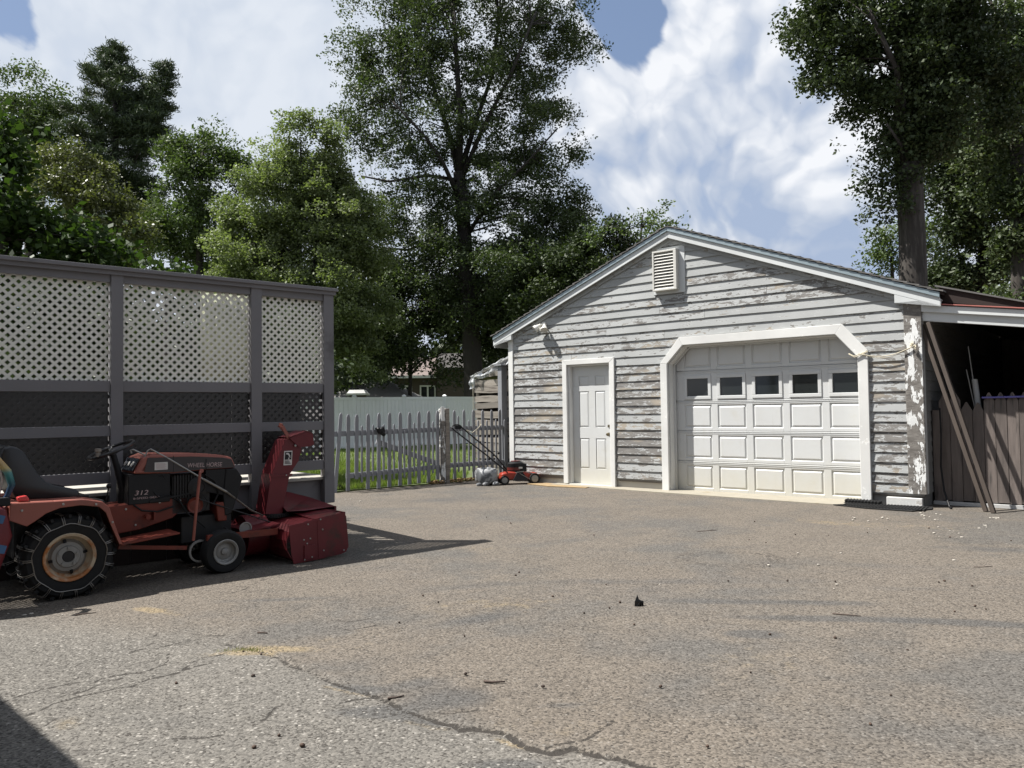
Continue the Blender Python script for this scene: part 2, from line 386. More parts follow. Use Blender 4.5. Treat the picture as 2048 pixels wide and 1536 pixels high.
def polyline(pts):                              # measured along the pavement
    return [np.array(at_ground(x, y)[:2]) for x, y in pts]
cL = lambda P: [(x / 2.926, 1150 + y / 2.926) for x, y in P]
main_crack = polyline([(455, 1290), (520, 1305), (560, 1318), (585, 1335), (620, 1345), (660, 1365), (700, 1378), (745, 1392), (785, 1408), (805, 1420), (845, 1433), (880, 1446), (910, 1452), (925, 1461), (940, 1458), (1000, 1465), (1020, 1472), (1035, 1485), (1058, 1497), (1075, 1500), (1110, 1508), (1127, 1503), (1145, 1497), (1165, 1503), (1180, 1508), (1205, 1514), (1240, 1518), (1265, 1527), (1290, 1536), (1340, 1560)])
small_cracks = [polyline(cL(P)) for P in (
    [(-60, 790), (70, 725), (140, 702), (210, 685), (330, 655), (450, 632), (560, 632), (600, 610), (640, 602), (700, 590), (780, 583), (850, 575), (900, 552), (970, 530), (985, 465)],
    [(150, 830), (250, 790), (320, 755), (400, 735), (470, 712), (550, 700), (660, 672), (780, 660), (830, 632), (900, 610), (1000, 590), (1050, 575), (1150, 540), (1250, 520)],
    [(330, 720), (480, 690), (600, 640), (720, 610)], [(740, 470), (790, 448), (860, 430), (875, 412), (900, 400), (897, 370), (920, 340)], [(900, 400), (960, 425), (1040, 400)],
    [(1040, 430), (1060, 405), (1080, 395), (1110, 375), (1140, 350), (1180, 348), (1210, 360), (1300, 358)],
    [(1280, 120), (1330, 108), (1390, 100), (1430, 85), (1470, 65), (1510, 40), (1560, 22)],
    [(260, 890), (310, 850), (360, 838)], [(1050, 590), (1110, 520), (1200, 490), (1310, 470)], [(1440, 880), (1560, 850), (1600, 800), (1660, 760)], [(1000, 970), (1200, 960), (1330, 940)],
    [(1660, 500), (1720, 515), (1760, 508)], [(1980, 760), (2080, 735), (2200, 720)])]
small_cracks += [polyline(P) for P in ([(785, 1396), (797, 1398), (808, 1395)], [(740, 1440), (770, 1435), (800, 1430), (805, 1420)], [(1085, 1500), (1120, 1490), (1170, 1482), (1230, 1440)], [(840, 1433), (890, 1430), (960, 1420)],
    [(660, 1240), (700, 1245), (740, 1238)], [(665, 1255), (700, 1262), (760, 1250)], [(1140, 1385), (1190, 1400), (1260, 1398)])]
def axis(segs):
    out = []
    for a, b, st in segs: out += list(np.arange(a, b, st))
    return np.array(out + [segs[-1][1]])
xs = axis([(-40, -7, 1.5), (-7, -3.2, 0.12), (-3.2, 2.2, 0.024), (2.2, 8, 0.12), (8, 40, 1.6)])
ys = axis([(-30, 1.6, 1.3), (1.6, 2.4, 0.08), (2.4, 5.2, 0.022), (5.2, 7.5, 0.05), (7.5, 17.4, 0.14)])
gx, gy = np.meshgrid(xs, ys); P = np.stack([gx.ravel(), gy.ravel()], 1)
def seg_dist(P, line):
    best = np.full(len(P), 9.0)
    for a, b in zip(line[:-1], line[1:]):
        d = b - a; t = np.clip(((P - a) @ d) / (d @ d), 0, 1)
        best = np.minimum(best, np.linalg.norm(P - a - t[:, None] * d, axis=1))
    return best
d_main = seg_dist(P, main_crack); d_small = np.full(len(P), 9.0)
for c_ in small_cracks: d_small = np.minimum(d_small, seg_dist(P, c_))
def soft(cx, cy, rx, ry, rot=0.0):
    dx, dy = P[:, 0] - cx, P[:, 1] - cy; c_, s_ = math.cos(rot), math.sin(rot)
    q = ((dx * c_ + dy * s_) / rx) ** 2 + ((-dx * s_ + dy * c_) / ry) ** 2
    return np.exp(-q)
# old coarse surface on the near left side of the seam, newer fine surface beyond it
line_y = np.interp(P[:, 0], [q[0] for q in main_crack], [q[1] for q in main_crack])
old = 1 / (1 + np.exp(-(line_y - P[:, 1]) / 0.03)); old = np.where(P[:, 0] < main_crack[0][0], 1 / (1 + np.exp(-(4.55 - 0.25 * (P[:, 0] + 1.6) - P[:, 1]) / 0.12)), old)
sand = np.zeros(len(P)); dark = np.zeros(len(P))
for px, py, rx, ry, rot, k in ((305, 1222, .22, .07, -.5, 1.0), (500, 1308, .20, .05, 0.0, 1.1), (560, 1300, .2, .04, -.2, .6), (130, 1450, .1, .1, 0, .6), (1500, 1330, .5, .35, 0, .3), (1800, 1050, .9, .35, -.7, .2), (1650, 1045, .5, .2, -.6, .5), (1000, 1210, .6, .25, 0, .45), (620, 1290, .5, .2, .2, .35), (1130, 1450, .5, .3, 0, .3), (970, 1100, .5, .25, 0, .35), (1900, 1060, .9, .3, -.5, .2), (845, 1452, .12, .02, -.5, 1), (1030, 1490, .1, .02, -.6, 1), (690, 1385, .2, .02, -.5, .9)):
    q = at_ground(px, py); sand += soft(q.x, q.y, rx, ry, rot) * k
for px, py, rx, ry, rot, k in ((905, 1400, .24, .16, .2, .9), (820, 1370, .25, .09, .5, .6), (700, 1378, .16, .05, -.4, .9), (745, 1425, .2, .07, 0, .9), (860, 1450, .2, .06, -.4, .8), (950, 1240, .45, .12, .5, .7), (860, 1310, .25, .1, .6, .5), (1130, 1410, .15, .05, 0, .6), (1530, 1205, .9, .10, -.12, .8), (1690, 1240, .8, .08, -.15, .8), (1510, 1270, .18, .09, -.2, .9), (1250, 1165, 1.3, .14, -.02, .55), (1850, 1180, .5, .12, -.2, .5), (1700, 1130, 1.0, .2, -.3, .5), (1990, 1250, .6, .1, -.3, .6), (1990, 1100, .8, .2, -.3, .6), (850, 1180, .6, .1, .1, .4), (880, 1000, 1.5, .5, .1, .55), (1400, 1420, .3, .15, 0, .3), (1010, 1530, .2, .05, 0, .7), (560, 1200, .5, .08, .1, .7), (1300, 1100, 1.2, .25, 0, .35)):
    q = at_ground(px, py); dark += soft(q.x, q.y, rx, ry, rot) * k
pit = at_ground(1460, 1118); pitd = np.hypot((P[:, 0] - pit.x) / .42, (P[:, 1] - pit.y) / .30)
zz = np.zeros(len(P)) + 0.004
zz -= 0.016 * np.exp(-(d_main / 0.016) ** 2) + 0.004 * np.exp(-(d_small / 0.010) ** 2)
zz += 0.006 * np.exp(-(d_main / 0.10) ** 2) * (1 - old)
zz += 0.004 * np.sin(P[:, 0] * 1.9 + 1) * np.sin(P[:, 1] * 1.3)
me = bpy.data.meshes.new('driveway'); nx, ny = len(xs), len(ys)
me.vertices.add(nx * ny); me.vertices.foreach_set('co', np.column_stack([P, zz]).ravel())
i, j = np.meshgrid(np.arange(nx - 1), np.arange(ny - 1)); i = i.ravel(); j = j.ravel()
F = np.stack([j * nx + i, j * nx + i + 1, (j + 1) * nx + i + 1, (j + 1) * nx + i], 1)
me.loops.add(F.size); me.loops.foreach_set('vertex_index', F.ravel()); me.polygons.add(len(F))
me.polygons.foreach_set('loop_start', np.arange(0, F.size, 4)); me.update(calc_edges=True)
for nm, arr in (('crack', np.minimum(d_main, 1)), ('hair', np.minimum(d_small, 1)), ('old', old), ('sand', sand), ('stain', dark), ('pit', np.minimum(pitd, 3))):
    me.attributes.new(nm, 'FLOAT', 'POINT').data.foreach_set('value', arr.astype(np.float32))
m, t, b = mat_new('worn_asphalt')
co = coords(t)
att = {k: t.add('ShaderNodeAttribute', attribute_name=k).outputs['Fac'] for k in ('crack', 'hair', 'old', 'sand', 'stain', 'pit')}
vor = t.add('ShaderNodeTexVoronoi', {'Vector': co, 'Scale': 105.0}); vor2 = t.add('ShaderNodeTexVoronoi', {'Vector': co, 'Scale': 46.0, 'Randomness': 1.0})
cell = t.add('ShaderNodeSeparateColor', {0: vor.outputs['Color']}).outputs[0]
cell2 = t.add('ShaderNodeSeparateColor', {0: vor2.outputs['Color']}).outputs[1]
nbig = t.noise(co, 0.45, 5, 0.6); nmid = t.noise(t.map(co, (1, 1, 1), (3, 8, 0)), 1.7, 7, 0.62); nsm = t.noise(co, 9, 6, 0.65); ngr = t.noise(co, 260, 3, 0.7)
tan = t.mix(nmid, (0.104, 0.088, 0.071), (0.146, 0.126, 0.103))
grey = t.mix(nsm, (0.080, 0.074, 0.066), (0.116, 0.107, 0.095))
base = t.mix(t.smooth(t.math('ADD', nbig, t.math('MULTIPLY', nmid, 0.5)), 0.59, 0.80), grey, tan)
oldc = t.mix(nmid, (0.108, 0.101, 0.090), (0.148, 0.137, 0.119))
base = t.mix(att['old'], base, oldc)
sandm = t.smooth(t.math('ADD', att['sand'], t.math('MULTIPLY', t.math('SUBTRACT', nsm, 0.5), 1.6)), 0.25, 0.95)
base = t.mix(t.math('MULTIPLY', sandm, 0.6), base, (0.245, 0.187, 0.105))
stm = t.smooth(t.math('ADD', att['stain'], t.math('MULTIPLY', t.math('SUBTRACT', nmid, 0.5), 1.3)), 0.22, 0.75)
nst = t.smooth(t.noise(t.map(co, (0.5, 1.6, 1), (11, 2, 0), (0, 0, 0.35)), 1.1, 6, 0.65), 0.54, 0.70)
stm = t.math('MAXIMUM', stm, t.math('MULTIPLY', nst, 0.3))
base = t.mix(t.math('MULTIPLY', stm, 0.72), base, (0.066, 0.065, 0.063))
base = t.add('ShaderNodeVectorMath', {0: base, 'Scale': 0.88}, operation='SCALE').outputs[0]
# exposed stone chips
spk = t.math('ADD', 0.56, t.math('MULTIPLY', cell, 0.92))
spk = t.math('MULTIPLY', spk, t.math('ADD', 0.80, t.math('MULTIPLY', ngr, 0.4)))
chip = t.math('MULTIPLY', t.smooth(cell2, 0.72, 0.86), t.math('SUBTRACT', 1.0, t.smooth(vor2.outputs['Distance'], 0.22, 0.42)))
base = t.add('ShaderNodeVectorMath', {0: base, 'Scale': spk}, operation='SCALE').outputs[0]
base = t.mix(t.math('MULTIPLY', chip, t.math('ADD', 0.24, t.math('MULTIPLY', att['old'], 0.38))), base, (0.360, 0.338, 0.302))
base = t.mix(t.math('MULTIPLY', t.smooth(cell, 0.0, 0.16), 0.0), base, (0, 0, 0))
gap = t.math('SUBTRACT', 1.0, t.smooth(cell, 0.04, 0.14))
base = t.mix(t.math('MULTIPLY', gap, 0.75), base, (0.035, 0.03, 0.025))
wig = t.math('MULTIPLY', t.math('SUBTRACT', t.noise(co, 26, 6, 0.75), 0.5), 0.046)
hw = t.math('ADD', t.math('MULTIPLY', t.noise(t.map(co, (1, 1, 1), (2, 5, 0)), 4.0, 3), 0.030), -0.008)
px_ = t.add('ShaderNodeSeparateXYZ', {0: co}).outputs[0]
hw = t.math('ADD', hw, t.math('MULTIPLY', t.smooth(px_, -1.0, -0.1), 0.006))
dm = t.math('ADD', att['crack'], wig); dh = t.math('ADD', att['hair'], t.math('MULTIPLY', wig, 0.8))
crk = t.math('SUBTRACT', 1.0, t.smooth(dm, hw, t.math('ADD', hw, 0.006)))
hair = t.math('SUBTRACT', 1.0, t.smooth(dh, 0.004, 0.011))
hair = t.math('MULTIPLY', hair, t.smooth(t.noise(co, 7, 3), 0.30, 0.45))
ve = t.add('ShaderNodeTexVoronoi', {'Vector': t.add('ShaderNodeVectorMath', {0: co, 1: t.add('ShaderNodeTexNoise', {'Vector': co, 'Scale': 5.0, 'Detail': 5.0}).outputs['Color']}, operation='ADD').outputs[0], 'Scale': 4.2}, feature='DISTANCE_TO_EDGE').outputs['Distance']
craze = t.math('MULTIPLY', t.math('SUBTRACT', 1.0, t.smooth(ve, 0.004, 0.02)), t.smooth(t.math('ADD', t.noise(t.map(co, (1, 1, 1), (6, 1, 0)), 0.9, 3), t.math('MULTIPLY', att['old'], 0.07)), 0.56, 0.66))
ring = t.math('MULTIPLY', t.math('MULTIPLY', t.smooth(att['pit'], 0.6, 0.95), t.math('SUBTRACT', 1.0, t.smooth(att['pit'], 1.0, 1.3))), t.smooth(t.noise(co, 22, 4), 0.5, 0.6))
allc = t.math('MAXIMUM', t.math('MAXIMUM', crk, hair), t.math('MAXIMUM', t.math('MULTIPLY', craze, 0.6), t.math('MULTIPLY', ring, 0.7)))
base = t.mix(t.math('MULTIPLY', allc, 0.94), base, (0.030, 0.026, 0.022))
t.l.new(base, b.inputs['Base Color']); b.inputs['Roughness'].default_value = 0.88; b.inputs['Specular IOR Level'].default_value = 0.3
hgt = t.math('ADD', t.math('MULTIPLY', vor.outputs['Distance'], -0.6), t.math('MULTIPLY', ngr, 0.5))
hgt = t.math('ADD', hgt, t.math('MULTIPLY', chip, 0.35))
hgt = t.math('SUBTRACT', hgt, t.math('MULTIPLY', allc, 2.0))
bump(t, b, hgt, 0.55, 0.006)
link('driveway', me, m, kind='structure', smooth='all')

# lawn beyond the picket fence, a sheet a little above the asphalt
FO = Vector((-2.818, 12.558, 0)); FU = Vector((0.7776, 0.6288, 0)); FN = Vector((-0.6288, 0.7776, 0)); FRZ = math.atan2(FU.y, FU.x)
def fpt(s, d, z=0.0): return FO + FU * s + FN * d + Vector((0, 0, z))
edge = [fpt(-14, 0.1), fpt(-6, 0.02)] + [fpt(s, 0.03 * math.sin(s * 3) + 0.02 * math.sin(s * 7.3)) for s in np.arange(-5, 3.3, 0.3)] + [fpt(3.45, 0.12)]
lawn = MB(); far = [Vector((14, 16.6, 0)), Vector((16, 60, 0)), Vector((-40, 60, 0)), Vector((-30, 4, 0))]
ring_ = edge + [Vector((0.2, 14.6, 0)), Vector((8, 20.0, 0))] + far[1:]
lawn.v = [(p.x, p.y, 0.03) for p in ring_] + [(p.x, p.y, -0.02) for p in ring_]
n_ = len(ring_); lawn.f = [tuple(range(n_))] + [(k, (k + 1) % n_, n_ + (k + 1) % n_, n_ + k) for k in range(n_)]
lm = simple('lawn_soil', (0.072, 0.094, 0.029), 0.95, 0, 0.5, 1.5, dirt=(0.11, 0.10, 0.05), dirt_lo=0.58, dirt_hi=0.72)
lawn.build('lawn', lm, kind='structure')

def quads(name, C, A, B, mat, parent=None, rnd=None, smooth=False):
    """many small rhombic leaves in one mesh: centres C, half axes A and B"""
    n = len(C); V = np.stack([C - A, C + B * 1.0, C + A, C - B * 1.0], 1).reshape(-1, 3)
    me = bpy.data.meshes.new(name); me.vertices.add(4 * n); me.vertices.foreach_set('co', V.ravel().astype(np.float32))
    me.loops.add(4 * n); me.loops.foreach_set('vertex_index', np.arange(4 * n)); me.polygons.add(n)
    me.polygons.foreach_set('loop_start', np.arange(0, 4 * n, 4)); me.update(calc_edges=True)
    if rnd is None: rnd = rng.random(n)
    me.attributes.new('tint', 'FLOAT', 'FACE').data.foreach_set('value', rnd.astype(np.float32))
    return link(name, me, mat, parent)
def leafmat(name, c0, c1, c2=None, trans=0.35, rough=0.42, spec=0.5):
    m, t, b = mat_new(name)
    a = t.add('ShaderNodeAttribute', attribute_name='tint').outputs['Fac']
    c = t.ramp(a, [(0, c0), (0.7, c1), (1.0, c2 or c1)])
    big = t.noise(coords(t, 'Object'), 0.45, 3)
    c = t.add('ShaderNodeVectorMath', {0: c, 'Scale': t.math('ADD', 0.6, t.math('MULTIPLY', big, 0.8))}, operation='SCALE').outputs[0]
    t.l.new(c, b.inputs['Base Color']); b.inputs['Roughness'].default_value = rough; b.inputs['Specular IOR Level'].default_value = spec
    tr = t.add('ShaderNodeBsdfTranslucent', {'Color': t.mix(1.0, c, (1.2, 1.38, 0.58), 'MULTIPLY')})
    mx = t.add('ShaderNodeMixShader', {0: trans, 1: b.outputs[0], 2: tr.outputs[0]})
    t.l.new(mx.outputs[0], t.n['Material Output'].inputs[0])
    return m
grassm = leafmat('grass_blades', (0.111, 0.162, 0.038), (0.162, 0.221, 0.051), (0.255, 0.255, 0.102), 0.35, 0.6, 0.25)
def blades(name, pts, h, w, kind='stuff', parent=None, lean=0.5, mat=None):
    n = len(pts); ang = rng.random(n) * 2 * math.pi
    hh = h * (0.5 + rng.random(n)); tip = np.stack([np.cos(ang) * hh * lean * rng.random(n), np.sin(ang) * hh * lean * rng.random(n), hh], 1)
    a2 = rng.random(n) * 2 * math.pi; sd_ = np.stack([np.cos(a2) * w, np.sin(a2) * w, np.zeros(n)], 1)
    V = np.stack([pts - sd_, pts + sd_, pts + tip], 1).reshape(-1, 3)
    me = bpy.data.meshes.new(name); me.vertices.add(3 * n); me.vertices.foreach_set('co', V.ravel().astype(np.float32))
    me.loops.add(3 * n); me.loops.foreach_set('vertex_index', np.arange(3 * n)); me.polygons.add(n)
    me.polygons.foreach_set('loop_start', np.arange(0, 3 * n, 3)); me.update(calc_edges=True)
    me.attributes.new('tint', 'FLOAT', 'FACE').data.foreach_set('value', rng.random(n).astype(np.float32))
    return link(name, me, mat or grassm, parent, kind=kind)
s_ = rng.random(60000) * 9.5 - 6; d_ = rng.random(60000) ** 1.6 * 7 + 0.06
s2 = rng.random(50000) * 22 - 12; d2 = rng.random(50000) * 13 + 3
S = np.concatenate([s_, s2]); D_ = np.concatenate([d_, d2])
PT = np.outer(S, FU) + np.outer(D_, FN) + np.array(FO); PT[:, 2] = 0.03
keep = ~((PT[:, 0] > -0.9) & (PT[:, 1] < 17)); PT = PT[keep]
gr = blades('grass', PT, 0.075, 0.007)
tag(gr, 'short green lawn grass growing behind the grey picket fence', 'grass')
# tuft in the seam
q = at_ground(490, 1303); n = 220
pts = np.stack([q.x + rng.normal(0, .07, n), q.y + rng.normal(0, .018, n), np.full(n, .004)], 1)
tg = blades('weed_tuft', pts, 0.016, 0.0015, kind='stuff', mat=leafmat('pale_weed', (0.22, 0.22, 0.08), (0.28, 0.27, 0.12), None, 0.3, 0.6, 0.2)); tag(tg, 'small tuft of pale green weeds growing in the sandy seam of the asphalt', 'weeds')

# concrete apron in front of the garage doors
GA = Vector((2.5614, 11.9412, 0)); GU = Vector((0.76537, -0.64359, 0)); GI = Vector((0.64359, 0.76537, 0)); GRZ = math.atan2(GU.y, GU.x)
def gpt(s, d, z=0.0): return GA + GU * s + GI * d + Vector((0, 0, z))
apm = simple('sandy_concrete', (0.27, 0.245, 0.195), 0.9, 0, 0.22, 5, dirt=(0.216, 0.180, 0.122), dirt_lo=0.56, dirt_hi=0.75, bmp=0.4)
ap = MB(); fr = [(-2.35, -0.22), (-1.9, -0.20), (-1.2, -0.30), (-0.4, -0.34), (0.5, -0.36), (1.4, -0.40), (2.2, -0.44), (2.62, -0.42), (2.75, -0.20)]
poly = [gpt(s, d + 0.012 * math.sin(s * 9)) for s, d in fr] + [gpt(2.75, 0.25), gpt(-2.35, 0.25)]
n_ = len(poly); ap.v = [(p.x, p.y, 0.020) for p in poly] + [(p.x, p.y, -0.01) for p in poly]
ap.f = [tuple(range(n_))] + [(k, (k + 1) % n_, n_ + (k + 1) % n_, n_ + k) for k in range(n_)]
ap.build('pavement', apm, kind='structure')
# ------------------------------------------------------------------ garage
# local axes: x along the gable wall (0 at the lower left of the car door), y into the building, z up
gar = thing('garage', 'weathered pale grey clapboard garage with a white panelled car door and peeling paint', 'garage', GA, GRZ)
XL, XR, APX, ZE, ZA, DEP = -3.40, 3.42, -0.06, 2.60, 3.93, 7.4
def roofz(x, z0=ZE, za=ZA):                     # underside line of the rake on the wall plane
    return za - (za - z0) * abs(x - APX) / (APX - XL if x < APX else XR - APX)
# wall core behind the boards: pieces round the two openings
PD = (-2.09, -1.22, 2.07); GD = (-0.15, 2.68, 2.265)   # openings
core = MB()
for x0, x1, z0, z1 in ((XL, PD[0], 0.14, ZE), (PD[1], GD[0], 0.14, ZE), (GD[1], XR, 0.14, ZE), (PD[0], PD[1], PD[2], ZE), (GD[0], GD[1], GD[2], ZE)):
    core.box(x0, x1, 0.0, 0.10, z0, z1)
core.prism([(XL, ZE), (XR, ZE), (APX, ZA)], 0.0, 0.10)
# corner gussets that clip the top corners of the car door opening
core.prism([(GD[0], GD[2]), (GD[0], 1.99), (0.13, GD[2])], 0.0, 0.0999)
core.prism([(GD[1], GD[2]), (2.40, GD[2]), (GD[1], 1.95)], 0.0, 0.0999)
core.box(XL, XL + 0.1, 0.10, DEP, 0.14, ZE); core.box(XR - 0.1, XR, 0.10, DEP, 0.14, ZE); core.box(XL + 0.1, XR - 0.1, DEP - 0.1, DEP, 0.14, ZE)
core.prism([(XL, ZE), (XR, ZE), (APX, ZA)], DEP - 0.1, DEP)
core.build('wall', 'siding_dark', gar)
# clapboards, each one a wedge; cut at openings, roof slope and butt joints
EXPO = 0.131
brd = random.Random(3); zb = 0.165; row = 0
while zb < 3.86:
    zt = zb + EXPO + 0.012
    x0, x1 = XL + 0.10, XR - 0.16
    if zb > 2.35: x0, x1 = XL + 0.02, XR - 0.02
    spans = [(x0, x1)]
    cuts = []
    if zb < PD[2] + 0.03: cuts.append((PD[0] - 0.04, PD[1] + 0.04))
    if zb < GD[2] + 0.05:
        e = max(0.0, zb - 1.99) * 1.0
        cuts.append((GD[0] - 0.05 + max(0, e - 0.02), GD[1] + 0.05 - max(0, (zb - 1.93) * 0.85 if zb > 1.95 else 0)))
    if 3.06 < zb < 3.80 or 3.06 < zt < 3.8: cuts.append((-0.34, 0.16))
    for a, b_ in cuts:
        new = []
        for p, q_ in spans:
            if b_ <= p or a >= q_: new.append((p, q_)); continue
            if a - p > 0.05: new.append((p, a))
            if q_ - b_ > 0.05: new.append((b_, q_))
        spans = new
    final = []
    for p, q_ in spans:
        if q_ - p > 3.0:
            j_ = p + (q_ - p) * brd.uniform(0.25, 0.75); final += [(p, j_ - 0.002), (j_ + 0.002, q_)]
            if q_ - p > 5.0 and brd.random() < 0.5:
                a_, b2 = final[-1]; jj = a_ + (b2 - a_) * 0.55; final[-1] = (a_, jj - 0.002); final.append((jj + 0.002, b2))
        elif q_ - p > 1.5 and brd.random() < 0.4:
            j_ = p + (q_ - p) * brd.uniform(0.3, 0.7); final += [(p, j_ - 0.002), (j_ + 0.002, q_)]
        else: final.append((p, q_))
    for p, q_ in final:
        def lim(x, z):                          # clip x to the roof slope at height z
            hw_l = APX - (APX - XL) * (ZA - z) / (ZA - ZE); hw_r = APX + (XR - APX) * (ZA - z) / (ZA - ZE)
            return min(max(x, hw_l), hw_r)
        pb, qb, pt, qt = p, q_, p, q_
        if zt > ZE: pb, qb, pt, qt = lim(p, max(zb, ZE)), lim(q_, max(zb, ZE)), lim(p, min(zt, ZA - 0.01)), lim(q_, min(zt, ZA - 0.01))
        if qb - pb < 0.05: continue
        w0, w1 = brd.uniform(-.003, .003), brd.uniform(-.003, .003); out0 = 0.021 + brd.uniform(0, 0.004)
        bb = MB()
        nseg = max(1, int((qb - pb) / 0.45))
        for k in range(nseg):                   # a little waviness along the butt edge
            f0, f1 = k / nseg, (k + 1) / nseg
            za, zb2 = zb + w0 + (w1 - w0) * f0 + 0.0025 * math.sin(f0 * 9 + row), zb + w0 + (w1 - w0) * f1 + 0.0025 * math.sin(f1 * 9 + row)
            xb0, xb1, xt0, xt1 = pb + (qb - pb) * f0, pb + (qb - pb) * f1, pt + (qt - pt) * f0, pt + (qt - pt) * f1
            bb.quadbox([(xb0, -out0, za), (xb1, -out0, zb2), (xb1, -0.001, zb2), (xb0, -0.001, za), (xt0, -0.005, zt), (xt1, -0.005, zt), (xt1, -0.001, zt), (xt0, -0.001, zt)])
        bb.build('clapboard', 'siding', gar)
    zb += EXPO; row += 1
# foundation
fd = MB(); fd.box(XL + .04, PD[0] - .02, 0.035, 0.13, -0.05, 0.155); fd.build('foundation', 'block', gar); fd = MB(); fd.box(PD[1] + .02, GD[0] - .02, 0.035, 0.13, -0.05, 0.155); fd.build('foundation', 'block', gar)
for a_ in ((XL + .03, PD[0] - .03, .10), (PD[1] + .13, GD[0] - .13, .115), (GD[1] + .12, XR, .125)):
    sb = MB(); sb.box(a_[0], a_[1], 0.012, 0.034, a_[2], 0.163); sb.build('sill_board', 'sill_dark', gar)
f2 = MB(); f2.box(GD[1] + .30, XR - .02, -0.05, 0.011, -0.05, 0.115); f2.build('foundation', 'block_white', gar, bev=0.008)
f3 = MB(); f3.box(GD[1] + .12, XR, 0.036, 0.13, -0.05, 0.163); f3.box(XR - .1, XR, 0.131, DEP, -.05, .14); f3.box(XL, XL + .1, 0.131, DEP, -.05, .14); f3.build('foundation', 'siding_dark', gar)
# corner boards
cb = MB(); cb.box(XL, XL + 0.105, -0.034, 0.0, 0.14, ZE - 0.02); cb.build('corner_board', 'trim', gar, bev=0.004)
cb = MB(); cb.box(XR - 0.175, XR + 0.03, -0.040, 0.0, 0.165, ZE - 0.01); cb.build('corner_board', 'post_peel', gar, bev=0.004)
cb = MB(); cb.box(XR + 0.0, XR + 0.03, 0.001, 0.10, 0.165, ZE - 0.01); cb.build('corner_board', 'trim_rake', gar, bev=0.003)
# car door surround
ot = [(-0.265, 0.0), (-0.262, 1.995), (0.070, 2.385), (2.49, 2.39), (2.805, 2.02), (2.80, 0.0)]
it = [(-0.150, 0.0), (-0.146, 1.985), (0.128, 2.262), (2.40, 2.262), (2.680, 1.94), (2.675, 0.0)]
for k in range(5):
    a, b_, c_, d_2 = ot[k], ot[k + 1], it[k + 1], it[k]
    bb = MB(); y0 = -0.055 - 0.0015 * (k % 2)
    bb.prism([a, b_, c_, d_2], y0, 0.0); bb.build('door_trim', 'trim', gar, bev=0.004)
    inner = MB(); e = 0.018; nx_, nz_ = (d_2[1] - c_[1]), (c_[0] - d_2[0]); L_ = math.hypot(nx_, nz_); nx_, nz_ = -nx_ / L_, -nz_ / L_
    c2, d2_ = (c_[0] + nx_ * e, c_[1] + nz_ * e), (d_2[0] + nx_ * e, d_2[1] + nz_ * e)
    inner.prism([c_, d_2, d2_, c2], 0.002, 0.175); inner.build('jamb', 'trim', gar)
    st = MB(); e2 = 0.045; c3, d3 = (c_[0] + nx_ * e2, c_[1] + nz_ * e2), (d_2[0] + nx_ * e2, d_2[1] + nz_ * e2)
    st.prism([c2, d2_, d3, c3], 0.115, 0.150); st.build('weather_strip', 'door', gar)
# car door: five sections, raised panels, window row
gd = MB(); DY = 0.172
secz = [0.012, 0.472, 0.938, 1.404, 1.868, 2.34]
colx = [0.030 + 0.5500 * k for k in range(5)]    # left edge of each recessed panel field
door = MB(); door.box(-0.22, 2.76, DY + 0.028, DY + 0.05, 0.0, 2.36)
dob = door.build('car_door', 'door', gar)
for r_ in range(5):
    z0, z1 = secz[r_] + 0.003, secz[r_ + 1] - 0.003
    fz0, fz1 = (z0 + 0.045, z1 - 0.062)
    if r_ == 3: fz0, fz1 = 1.425, 1.795
    s = MB(); yF = DY + 0.004
    # frame of stiles and rails, flush, round each field
    edges = [-0.21] + [v for x in colx for v in (x, x + 0.452)] + [2.75]
    for k in range(0, len(edges), 2): s.box(edges[k], edges[k + 1], yF, DY + 0.028, z0, z1)
    for x in colx:
        s.box(x, x + 0.452, yF, DY + 0.028, z0, fz0); s.box(x, x + 0.452, yF, DY + 0.028, fz1, z1)
    # two shallow ribs along the top of each section
    if r_ < 4:
        s.box(-0.21, 2.75, yF - 0.006, yF, z1 - 0.016, z1 - 0.004); s.box(-0.21, 2.75, yF - 0.005, yF, z1 - 0.038, z1 - 0.028)
    sec = s.build('section', 'door', gar, bev=0.003)
    for x in colx:
        p = MB(); w_, h_ = 0.452, fz1 - fz0
        if r_ == 3:
            fx0, fx1, z_0, z_1 = x + 0.0, x + 0.452, fz0, fz1
            fr_ = MB()
            t_ = 0.050
            for bx in ((fx0, fx1, z_0, z_0 + t_), (fx0, fx1, z_1 - t_, z_1), (fx0, fx0 + t_, z_0 + t_, z_1 - t_), (fx1 - t_, fx1, z_0 + t_, z_1 - t_)):
                fr_.box(bx[0], bx[1], DY - 0.010, DY + 0.02, bx[2], bx[3])
            wf = fr_.build('window_frame', 'door', gar, bev=0.005)
            gl = MB(); gl.box(fx0 + t_, fx1 - t_, DY + 0.010, DY + 0.016, z_0 + t_, z_1 - t_); gl.build('pane', 'glass_dark', wf)
        else:
            n0 = len(p.v); e = 0.012; e2 = 0.040; x0, x1 = x, x + w_
            def ringp(e_, y): return [(x0 + e_, y, fz0 + e_), (x1 - e_, y, fz0 + e_), (x1 - e_, y, fz1 - e_), (x0 + e_, y, fz1 - e_)]
            p.v = ringp(0, DY + 0.005) + ringp(e, DY + 0.020) + ringp(e + 0.006, DY + 0.020) + ringp(e2, DY + 0.006) + ringp(e2 + 0.002, DY + 0.006)
            for q4 in range(4):
                for k in range(4):
                    k2 = (k + 1) % 4; p.f.append((q4 * 4 + k, q4 * 4 + k2, q4 * 4 + 4 + k2, q4 * 4 + 4 + k))
            p.f.append((16, 17, 18, 19)); p.build('panel', 'door', sec)
wsx = MB(); wsx.box(-0.13, 2.66, DY - 0.004, DY + 0.02, -0.002, 0.012); wsx.build('bottom_seal', 'black', gar)
